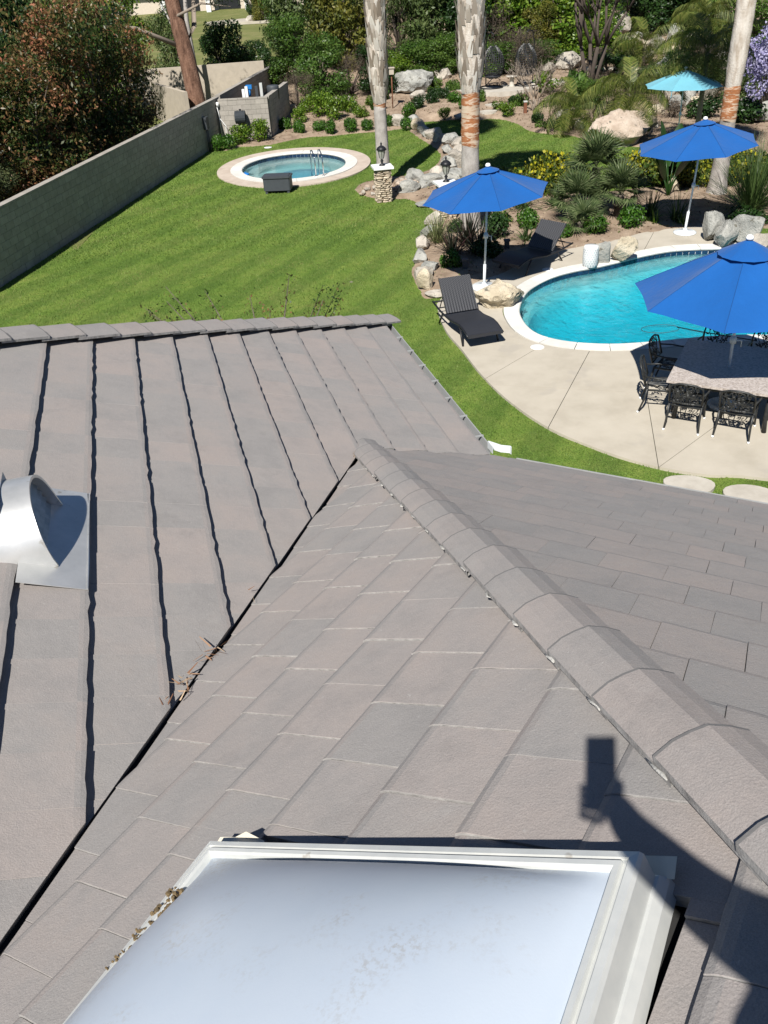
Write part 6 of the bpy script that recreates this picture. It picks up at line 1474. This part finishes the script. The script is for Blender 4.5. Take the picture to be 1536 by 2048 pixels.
TREES = [
 ((-11.5, 24.4, .05), 3.6, 4.2, 'conifer', 'grey green conifer nearest the camera behind the wall at the left edge'),
 ((-11.4, 26.9, .05), 3.4, 4.0, 'conifer', 'grey green conifer second from the left edge behind the wall'),
 ((-10.6, 29.4, .05), 3.4, 5.0, 'hedge', 'red tipped photinia above the wall, first from the left'),
 ((-10.1, 31.9, .05), 3.4, 6.3, 'hedge', 'red tipped photinia above the wall, second from the left'),
 ((-9.5, 34.4, .05), 3.2, 6.4, 'hedge', 'tall red tipped photinia in the middle of the hedge above the wall'),
 ((-9.0, 36.9, .05), 2.8, 5.2, 'hedge', 'red tipped photinia at the far end of the hedge beside the pine'),
 ((-13.6, 31.0, .05), 4.6, 9.5, 'cedar', 'dark cedar rising behind the red tipped hedge at upper left'),
 ((-13.6, 27.2, .05), 4.6, 8.6, 'cedar', 'dark cedar at the far upper left corner'),
 ((-13.0, 39.5, .05), 4.4, 7.4, 'dark', 'dark leafy tree between the hedge and the pine trunk'),
 ((-13.0, 48, .1), 5.4, 7.5, 'lime', 'bright green tree behind the red tipped hedge left of the pine'),
 ((-17.5, 42, .1), 6.0, 8.5, 'dark', 'dark tree mass at the top left behind the cedars'),
 ((-7.7, 57.0, .3), 3.8, 4.0, 'dark', 'black green shrub at the stucco wall right of the pine trunk'),
 ((-6.0, 59.5, .4), 2.4, 2.4, 'dark', 'low dark shrub at the far lawn edge right of the pine trunk'),
 ((-11.4, 60.0, .4), 3.4, 4.4, 'olive', 'leafy shrub behind the pine trunk'),
 ((-8.78,94.80,1.49), 2.6, 3.8, 'gold', 'golden cone shaped conifer on the far neighbouring lawn'),
 ((-10.26,101.58,1.70), 1.8, 2.8, 'dark', 'small dark conifer left of the golden one on the far lawn'),
 ((-2.97,46.13,0.36), 1.9, 2.0, 'brown', 'bare brown twiggy bush beside the block enclosure'),
 ((-0.31,48.10,0.54), 2.4, 2.4, 'brown', 'bare brown twiggy bush behind the flat weathered rock'),
 ((-1.74,48.04,0.54), 3.4, 3.2, 'mid', 'low dense green shrub between the two bare brown bushes'),
 ((-3.34,51.80,0.87), 3.6, 3.6, 'mid', 'rounded green shrub at the end of the boundary wall'),
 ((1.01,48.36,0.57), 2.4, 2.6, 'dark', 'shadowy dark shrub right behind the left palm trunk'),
 ((-2.69,56.07,1.26), 4.4, 5.0, 'olive', 'olive green tree left of the left palm trunk'),
 ((-5.00,71.64,0.80), 3.0, 3.0, 'olive', 'airy olive shrub overhanging the far lawn opening'),
 ((-0.64,54.79,1.14), 4.6, 5.6, 'gold', 'golden green juniper like tree just left of the left palm'),
 ((0.85,57.09,1.35), 4.4, 5.0, 'cedar', 'dark juniper behind the left palm trunk'),
 ((2.56,55.49,1.20), 5.0, 5.6, 'willow', 'drooping willowy shrub between the two near palms'),
 ((4.48,54.92,1.15), 4.8, 5.6, 'olive', 'tree with visible trunks left of the middle palm'),
 ((2.21,51.68,0.87), 2.6, 1.7, 'lime', 'big leaved bright shrub behind the dome boulder'),
 ((3.63,51.29,0.83), 3.4, 2.0, 'mid', 'broad leaved green shrub right of the dome boulder'),
 ((5.23,51.80,0.88), 2.6, 2.2, 'mid', 'leafy green shrub just left of the first hanging chair'),
 ((6.18,54.10,1.09), 4.4, 4.2, 'dark', 'shadowy green shrub behind the middle palm trunk'),
 ((7.73,51.10,0.82), 3.0, 1.7, 'mid', 'leafy green shrub behind the first hanging chair'),
 ((7.22,54.48,1.12), 4.0, 3.2, 'brown', 'bare grey twiggy bush right of the middle palm top'),
 ((8.89,50.78,0.79), 3.4, 2.6, 'brown', 'bare grey bush behind the hanging chairs'),
 ((10.13,51.67,0.86), 2.6, 1.6, 'mid', 'low green shrub left of the oval boulder'),
 ((7.31,56.26,1.28), 5.0, 5.2, 'dark', 'dark tree right behind the middle palm top'),
 ((9.08,56.32,1.28), 6.2, 5.6, 'lime', 'bright vine covered hedge right of the middle palm, left part'),
 ((11.63,55.81,1.24), 6.2, 5.6, 'lime', 'bright vine covered hedge behind the twiggy bushes, right part'),
 ((10.37,54.48,1.12), 2.6, 3.0, 'gold', 'reddish gold shrub in front of the bright hedge'),
 ((12.91,53.71,1.05), 3.6, 2.6, 'lime', 'bright green shrub behind the trunks of the blossom tree'),
 ((14.40,57.66,1.40), 5.6, 5.2, 'mid', 'green tree behind the bare blossom tree'),
 ((18.05,63.20,1.90), 6.0, 5.0, 'cedar', 'dark drooping conifer above the waterfall rocks'),
 ((19.18,59.57,1.58), 5.4, 4.6, 'dark', 'dark tree above the rockery left of the right palm'),
 ((20.12,58.62,1.49), 4.6, 4.4, 'dark', 'dark evergreen behind the bright feather palm'),
 ((21.62,58.11,1.44), 5.0, 4.6, 'mid', 'green tree behind the right palm trunk'),
 ((22.36,54.03,1.08), 5.0, 4.6, 'mid', 'leafy tree at the upper right corner'),
 ((16.5, 37.4, .1), 3.0, 3.7, 'wisteria', 'lilac blossoming wisteria at the right picture edge'),
 ((19.2, 35.6, .1), 3.4, 2.8, 'dark', 'dark shrub beneath the lilac wisteria'),
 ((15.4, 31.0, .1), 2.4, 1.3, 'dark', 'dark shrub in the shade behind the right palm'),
 ((16.33,44.41,0.20), 2.6, 1.8, 'olive', 'olive shrub behind the turquoise umbrella'),
 ((12.60,43.90,0.16), 3.2, 1.5, 'brown', 'bare brown bush between the drooping palms'),
 ((-12.6, 29.4, .05), 4.4, 5.2, 'dark', 'dark shrub filling the gap behind the second red tipped photinia'),
 ((-12.0, 34.4, .05), 4.2, 5.4, 'dark', 'dark shrub filling the gap behind the tallest red tipped photinia'),
 ((15.19,46.20,0.38), 2.2, 1.2, 'mid', 'low green shrub among the rockery boulders left of the turquoise umbrella'),
 ((13.87,45.05,0.26), 2.4, 1.4, 'olive', 'olive shrub among the rockery boulders beside the arching palm'),
 ((17.38,42.69,0.05), 2.6, 1.6, 'olive', 'olive shrub just right of the right palm band'),
 ((12.76,47.41,0.48), 2.4, 1.6, 'dark', 'dark brown green bush right of the blossom tree trunk'),
 ((10.83,43.39,0.12), 2.2, 1.3, 'mid', 'green bush at the left of the drooping palm'),
 ((17.57,46.64,0.41), 2.4, 1.3, 'mid', 'green bush behind the rim of the turquoise umbrella'),
 ((16.45,48.68,0.59), 2.2, 1.2, 'dark', 'dark bush beneath the bright feather palm'),
 ((18.85,44.73,0.24), 3.0, 2.4, 'mid', 'green shrub behind the lilac wisteria'),
 ((-5.0, 70, 1.0), 3.6, 4.4, 'mid', 'green tree at the edge of the far lawn opening'),
 ((13.0, 72.0, 2.6), 8.0, 6.0, 'dark', 'dark tree mass on the ridge behind the bright hedge'),
 ((5.5, 71.0, 2.5), 7.5, 6.0, 'olive', 'olive tree mass on the ridge behind the willowy shrub'),
 ((-1.0, 68.0, 2.2), 6.0, 5.6, 'dark', 'dark tree behind the golden juniper like tree'),
 ((20.5, 70.0, 2.4), 8.0, 6.0, 'dark', 'dark tree mass on the ridge above the waterfall'),
 ((30.0, 58.0, 1.6), 7.0, 6.0, 'dark', 'dark tree beyond the right corner of the garden'),
]
for p, w, h, k, lab in TREES: tree(p, w, h, k, lab, 'shrub' if 'shrub' in lab or 'bush' in lab else 'tree', 'shrub' if ('shrub' in lab or 'bush' in lab) else 'tree')
# pine with a reddish trunk
t = thing('pine_tree', 'pine with a thick reddish furrowed trunk leaning behind the wall', 'pine tree', (-7.7, 45.2, 0))
m = MB(); m.tube([(0, 0, -.2), (-.03, 0, 1.2), (-.2, .2, 3.0), (-.5, .5, 5.2), (-.8, .8, 8)], [.52, .42, .38, .33, .25], 16); m.build('trunk', M['pinebark'], t)
m = MB(); m.tube([(-.5, .2, 3.0), (.3, .6, 4.3), (.5, 1.0, 6.2)], [.16, .12, .08], 8); m.tube([(-.6, .2, 3.6), (-2.2, -.4, 4.4), (-3.6, -.6, 4.6)], [.12, .08, .03], 7); m.tube([(-.75, .3, 4.6), (.9, -.2, 5.2), (2.2, -.2, 5.0)], [.08, .05, .02], 6); m.build('limb', M['palesnag'], t)
me = crown_mesh('crown', [(x, y, z, 1.3, 1.3, .6) for x, y, z in ((-3.4, -.6, 4.9), (-2.0, .6, 6.4), (.8, .4, 6.2), (2.0, 0, 5.6), (-.6, .8, 8.2), (-3.0, 1, 7.6), (1.6, 1.4, 7.8))], 6000, .28, .12, L['cedar'], 5, .2, .3, 1, .4, .3, False); mobj('crown', me, t)
t = thing('pale_trunk_tree', 'thin tree with a smooth pale trunk just right of the pine', 'tree', (-8.8, 52.0, .2))
m = MB(); m.tube([(0, 0, 0), (.1, 0, 2), (.05, 0, 4), (.3, 0, 7)], [.16, .13, .12, .08], 8); m.tube([(.08, 0, 2.2), (-.7, 0, 3.6), (-1.2, .2, 5)], [.07, .05, .03], 6); m.build('trunk', M['palmgrey'], t)
mobj('crown', crown_mesh('crown', [(.2, 0, 6.6, 1.6, 1.6, .9), (-1.2, .2, 5.4, .9, .9, .6)], 1800, .2, .4, L['mid'], 6, .4), t)
# bare tree with white blossom
t = thing('blossom_tree', 'almost bare dark trunked tree with scattered white blossom in front of the hedge', 'tree', (11.35,45.69,0.32)); t.scale = (1.5, 1.5, 1.6)
r_ = random.Random(12); lim = []
def grow(p, d, l, r0, dep):
    q = p + d*l; lim.append(([p, p.lerp(q, .5)+Vector((r_.uniform(-.05, .05), r_.uniform(-.05, .05), 0)), q], [r0, r0*.85, r0*.68]))
    if dep == 0: ends.append(q); return
    for _ in range(3 if dep > 1 else 2): grow(q, (d + Vector((r_.uniform(-.6, .6), r_.uniform(-.6, .6), r_.uniform(-.1, .4)))).normalized(), l*r_.uniform(.6, .85), r0*.6, dep-1)
ends = []
for k in range(4): grow(Vector((0, 0, -.1)), Vector((math.cos(k*1.6)*.28, math.sin(k*1.6)*.28, 1)).normalized(), 1.5, .085, 4)
mobj('trunk', stems_mesh('trunk', lim, M['darktwig'], 6), t)
rng = np.random.default_rng(5); E_ = np.array([tuple(e) for e in ends]); P = np.repeat(E_[rng.choice(len(E_), 130)], 6, 0); P = P + rng.normal(0, .05, P.shape)
V, F = leaf_quads(P, .07, .8, rng); mobj('blossom', fast('blossom', V, F, L['whitefl']), t)
# small bare crape myrtle by the patio
t = thing('bare_tree', 'small bare multi stemmed tree with grey twigs in front of the hanging chairs', 'tree', (8.10,42.88,0.07)); lim = []; ends = []
for k in range(4): grow(Vector((0, 0, -.1)), Vector((math.cos(k*1.6)*.3, math.sin(k*1.6)*.3, 1)).normalized(), .8, .05, 4)
mobj('trunk', stems_mesh('trunk', lim, M['palesnag'], 5), t)
# shrub tip seen above the roof edge
t = thing('reddish_shrub', 'tips of a sparse reddish shrub peeking over the roof hip against the lawn', 'shrub', (-1.6, 11.6, 0))
lim = []; ends = []
for k in range(14): a = R(-60+k*26); lim.append(([(0, 0, 0), (math.cos(a)*.5, math.sin(a)*.3, 1.7), (math.cos(a)*(1.1+.05*k), math.sin(a)*.5, 2.72+.14*(k % 3))], [.03, .02, .004]))
mobj('stem', stems_mesh('stem', lim, M['wood'], 5), t)
P = []
for pts, _ in lim:
    for _ in range(70): u = r_.uniform(.35, 1); c = Vector(pts[1]).lerp(Vector(pts[2]), u); P.append((c.x+r_.gauss(0, .07), c.y+r_.gauss(0, .07), c.z+r_.gauss(0, .05)))
V, F = leaf_quads(np.array(P), .05, .5, rng); mobj('foliage', fast('foliage', V, F, L['red']), t)

# dead leaves, chips and pebbles strewn over the bare soil
X = rng.uniform(-5, 20, 26000); Y = rng.uniform(17, 58, 26000)
Dm = np.maximum(np.maximum(sdist(POOLBED, X, Y), sdist(PILLARBED, X, Y)), sdist(BACKBED, X, Y)); ok = (Dm > .12) & nohole(X, Y)
X, Y, Dm = X[ok], Y[ok], Dm[ok]
Z = np.where(Y < 44.8, bedz(X, Y), terr(X, Y) + .1 + .08*wob(X, Y, 1.1, 4)) + .012
V, F = leaf_quads(np.c_[X, Y, Z], .085, .55, rng, None, 0, 1.6)
L['chips'] = leafmat('soil litter', [(.09, .06, .04), (.2, .14, .09), (.33, .27, .19), (.12, .13, .05)], .05, .9)
tag(mobj('ground_litter', fast('ground_litter', V, F, L['chips'])), 'dry leaves and chips strewn over the planted beds', 'leaf litter', kind='stuff')

# ---------------------------------------------------------------- garden furniture and fittings
def egg_chair(p, rz, lab):
    t = thing('hanging_chair', lab, 'hanging chair', p, R(rz), 'hanging egg chairs on the patio')
    m = MB(); m.tube([(.5*math.cos(a), .5*math.sin(a)+.15, .03) for a in np.linspace(0, 6.283, 25)], .03, 6, False); m.build('ring_base', M['black'], t)
    m = MB(); m.tube([(0, .65, .03), (0, .68, 1.0), (0, .66, 1.8), (0, .5, 2.12), (0, .2, 2.2), (0, .0, 2.12)], .025, 8); m.build('stand', M['black'], t)
    m = MB(); m.tube([(0, 0, 2.12), (0, 0, 1.72)], .01, 5); m.build('chain', M['black'], t)
    t.scale = (1.15, 1.15, 1.12); m = MB(); prof = lambda u: (.50*math.sin(math.pi*u)**.52*(1.1-.28*u), .35+1.38*u); n = 26
    for i in range(1, 16):
        r0, z0 = prof(i/16)
        m.tube([(r0*math.cos(a), r0*math.sin(a), z0+.02*math.sin(6*a+i)) for a in np.linspace(R(-205), R(25), 16)], .014, 4)
    for k in range(n):
        a = R(-205)+R(230)*k/(n-1); m.tube([(prof(u)[0]*math.cos(a+.12*math.sin(9*u+k)), prof(u)[0]*math.sin(a+.12*math.sin(9*u+k)), prof(u)[1]) for u in np.linspace(.03, .97, 12)], .013, 4)
    m.build('basket', M['chair'], t)
    m = MB(); m.lathe([(0, .42), (.3, .44), (.38, .52), (.3, .58), (0, .6)], 16); m.build('cushion', M['mesh'], t)
egg_chair((pc[0], pc[1]-.1, pc[2]+.16), 20, 'dark wicker hanging egg chair nearest the middle palm')
p2 = (8.51,47.47,0.49); egg_chair((p2[0], p2[1]+.3, p2[2]+.16), -40, 'dark wicker hanging egg chair half hidden behind the bare twigs')
m = MB(); m.lathe([(.25, 0), (.12, .05), (.10, .42), (.3, .45), (.3, .5), (0, .5)], 18)
tag(m.build('side_table', M['flag'], None, (*(7.81,47.66,0.50)[:2], pc[2]+.16)), 'small round pale side table between the hanging chairs', 'table')
for p, lab in (((7.64,42.63,0.05), 'rusty square path light post at the bed edge below the bare tree'), ((11.56,54.98,1.16), 'small bollard light near the oval boulder')):
    t = thing('path_light', lab, 'light post', p); m = MB(); m.box((0, 0, .28), (.14, .14, .6)); m.build('post', M['brown'], t); m = MB(); m.box((0, 0, .61), (.17, .17, .05)); m.build('cap', M['alu'], t)
t = thing('birdhouse', 'little grey lantern house on a thin dark pole beside the dome boulder', 'garden ornament', (1.65,44.99,0.26)); m = MB(); m.tube([(0, 0, 0), (0, 0, 1.6)], .03, 6); m.build('pole', M['brown'], t)
m = MB(); m.box((0, 0, 1.72), (.22, .22, .26)); m.box((0, 0, 1.87), (.3, .3, .04)); m.build('box', M['nwall'], t)
for p, lab in (((3.64,22.29,0.00), 'dark square path light in the shade beside the lounger'), ((2.38,20.87,0.00), 'small grey spotlight behind the sunlit lounger backrest')):
    m = MB(); m.box((0, 0, .15), (.12, .12, .3)); m.box((0, 0, .32), (.16, .16, .04)); m.tube([(0, 0, -.1), (0, 0, .05)], .02, 6)
    tag(m.build('garden_spotlight', M['box'], None, p), lab, 'garden light')
# enclosure fittings
t = thing('hose_reel', 'black hose reel with coiled hose mounted on the enclosure front wall', 'hose reel', (-5.15, 40.72, 1.05))
m = MB(); m.box((0, -.04, 0), (.1, .04, .6)); m.box((.12, -.18, .0), (.03, .3, .5)); m.box((-.12, -.18, 0), (.03, .3, .5)); m.build('bracket', M['black'], t)
m = MB()
for k in range(9): m.tube([(-.2+.05*k, -.22+.24*math.cos(a), .24*math.sin(a)) for a in np.linspace(0, 6.283, 17)], .028, 5)
m.build('coiled_hose', M['box'], t)
m = MB(); m.lathe([(.07, 0), (.07, .26), (.06, .27), (0, .27)], 12); m.box((0, 0, .36), (.26, .2, .16))
tag(m.build('blue_valve', M['bluepl'], None, (-4.75, 41.6, 1.72)), 'blue topped valve showing above the enclosure front wall', 'valve')
for x, y, h, lab, mt in ((-5.0, 41.5, .34, 'white pipe showing above the enclosure front wall, left one', 'white'), (-4.86, 41.5, .44, 'white pipe showing above the enclosure front wall, right one', 'white'), (-4.45, 41.8, .4, 'grey pipe end above the enclosure wall', 'box'), (-4.25, 41.9, .5, 'pale grey pipe above the enclosure wall', 'alu')):
    m = MB(); m.box((0, 0, h/2-.3), (.12, .12, h+.6)); tag(m.build('pipe', M[mt], None, (x, y, 1.68)), lab, 'pipe')
m = MB(); m.lathe([(.26, 0), (.28, .5), (.25, .56), (0, .58)], 18); tag(m.build('filter_tank', M['box'], None, (-3.85, 43.2, 1.35)), 'dark filter tank top inside the enclosure', 'tank')
m = MB(); m.box((0, 0, 0), (.14, .34, .46)); m.tube([(0, -.1, -.2), (0, -.1, -1.15)], .025, 6); m.tube([(0, .08, -.2), (0, .08, -1.15)], .025, 6)
o = m.build('meter_box', M['box'], None, (-6.42, 39.0, 1.12)); o.rotation_euler = (0, 0, R(-9.4)); tag(o, 'dark electrical box with two conduits on the boundary wall near the enclosure', 'electrical box')
m = MB(); m.tube([(0, 0, -1.5), (0, 0, -.3), (-.05, 0, .0)], .02, 6); m.lathe([(.06, -.02), (.07, .1), (.05, .16)], 10); m.tube([(.02, 0, -.5), (.25, -.1, -.8), (.2, -.1, -1.2), (.02, 0, -1.5)], .015, 5)
tag(m.build('wall_light', M['white'], None, (-6.1, 40.78, 1.5)), 'small white fitting with a dangling cable in the corner of wall and enclosure', 'light')
# neighbour's house glimpsed at the top
nh = thing('neighbour_house', 'pale neighbouring house with white porch posts at the very top beyond the far lawn', 'house', (-16.5, 112, 2.0))
m = MB(); m.box((0, 4, 2), (22, 6, 4.2)); m.build('wall', M['stucco'], nh)
m = MB(); m.prism([(-12, -1.5), (12, -1.5), (12, 8), (-12, 8)], 4.1, 4.5); m.build('roof', M['under'], nh)
for x in (-4.5, .5, 4.8): m = MB(); m.box((x, -1, 2), (.5, .5, 4.2)); m.build('porch_post', M['white'], nh)
for x in (-2, 2.6): m = MB(); m.box((x, .96, 1.6), (2.4, .1, 3.0)); m.build('dark_window', M['black'], nh)
m = MB(); m.prism([(6.5*math.cos(a), 3*math.sin(a)) for a in np.linspace(0, 6.283, 24, endpoint=False)], -.1, .12)
o = m.build('neighbour_patio', M['concrete'], None, (-8.0, 97, 1.6)); tag(o, kind='structure')

# ---------------------------------------------------------------- the photographer, standing on the roof behind the camera
def skinned(name, joints, edges, m_, parent=None, root=0, sub=2):
    me = bpy.data.meshes.new(name); me.from_pydata([j[:3] for j in joints], edges, []); o = mobj(name, me, parent); me.materials.append(m_)
    sk = o.modifiers.new('skin', 'SKIN'); sk.use_smooth_shade = True
    lay = me.skin_vertices[0] if me.skin_vertices else None
    if lay is None:
        bm = bmesh.new(); bm.from_mesh(me); bm.verts.layers.skin.verify(); bm.to_mesh(me); bm.free(); lay = me.skin_vertices[0]
    for i, j in enumerate(joints): lay.data[i].radius = (j[3], j[4] if len(j) > 4 else j[3])
    lay.data[root].use_root = True
    sb = o.modifiers.new('sub', 'SUBSURF'); sb.levels = sub; sb.render_levels = sub
    return o
C0 = Vector((0, 0, 6.8))
cu, cr = Vector((.062669, .549653, .833039)), Vector((.998034, -.034514, -.052308)); cf = Vector((0, .834679, -.550736))
zr = lambda x, y: 6.8 + (-1.348+.381*x-.254*y)/.889
J = [(.29, -.34, 6.16, .18, .13), (.29, -.33, 6.38, .18, .12), (.345, -.36, 6.58, .18, .12), (.44, -.36, 6.73, .09, .08), (.47, -.33, 6.82, .055), (.50, -.30, 6.90, .085, .10), (.51, -.30, 7.0, .08, .09),
     (.25, -.36, 6.66, .075), (.175, -.15, 6.53, .062), (.035, -.125, 6.69, .040), (.012, -.075, 6.725, .042, .024),
     (.62, -.38, 6.68, .065), (.68, -.34, 6.40, .048), (.62, -.16, 6.28, .032), (.60, -.12, 6.25, .035, .02),
     (.20, -.34, 6.08, .10), (.19, -.12, 5.84, .075), (.20, -.30, zr(.20, -.30)+.08, .05), (.22, -.16, zr(.22, -.16)+.04, .045, .03),
     (.42, -.34, 6.08, .10), (.46, -.12, 5.86, .075), (.46, -.32, zr(.46, -.32)+.08, .05), (.48, -.18, zr(.48, -.18)+.04, .045, .03)]
EJ = [(0, 1), (1, 2), (2, 3), (3, 4), (4, 5), (5, 6), (2, 7), (7, 8), (8, 9), (9, 10), (2, 11), (11, 12), (12, 13), (13, 14), (0, 15), (15, 16), (16, 17), (17, 18), (0, 19), (19, 20), (20, 21), (21, 22)]
person = skinned('person', J, EJ, M['cloth']); tag(person, 'person holding up a phone whose shadow falls on the roof tiles', 'person')
for k in range(4):
    s = -.105-.019*k
    pts = [Vector((.012, -.075, 6.725))-C0, cr*-.0+cu*s-cf*.024, cr*-.036+cu*(s+.004)-cf*.02, cr*-.046+cu*(s+.005)-cf*.006, cr*-.036+cu*(s+.006)+cf*.002-cf*.003]
    skinned('finger', [(*(C0+p), .0085) for p in pts], [(0, 1), (1, 2), (2, 3), (3, 4)], M['skin'], person, 0, 1)
skinned('thumb', [(*(C0+p), .0095) for p in (Vector((.012, -.075, 6.725))-C0, cr*.035+cu*-.12-cf*.022, cr*.045+cu*-.095-cf*.016, cr*.04+cu*-.075-cf*.014)], [(0, 1), (1, 2), (2, 3)], M['skin'], person, 0, 1)
m = MB(); m.add(*(lambda V, F: ([tuple(v*np.array([.095, .11, .09])+np.array([.51, -.315, 6.98])) for v in V if True], [tuple(f) for f in F]))(*ICO[2]), True); m.build('hair', M['black'], person)
m = MB(); RT = Matrix((cr, cu, cf)).transposed(); m.box(C0 - cf*.006 + cu*-.058 + cr*.002, (.0745, .160, .008), RT)
tag(m.build('smartphone', M['black']), 'phone held upright, seen by its rectangular shadow on the tiles', 'phone')
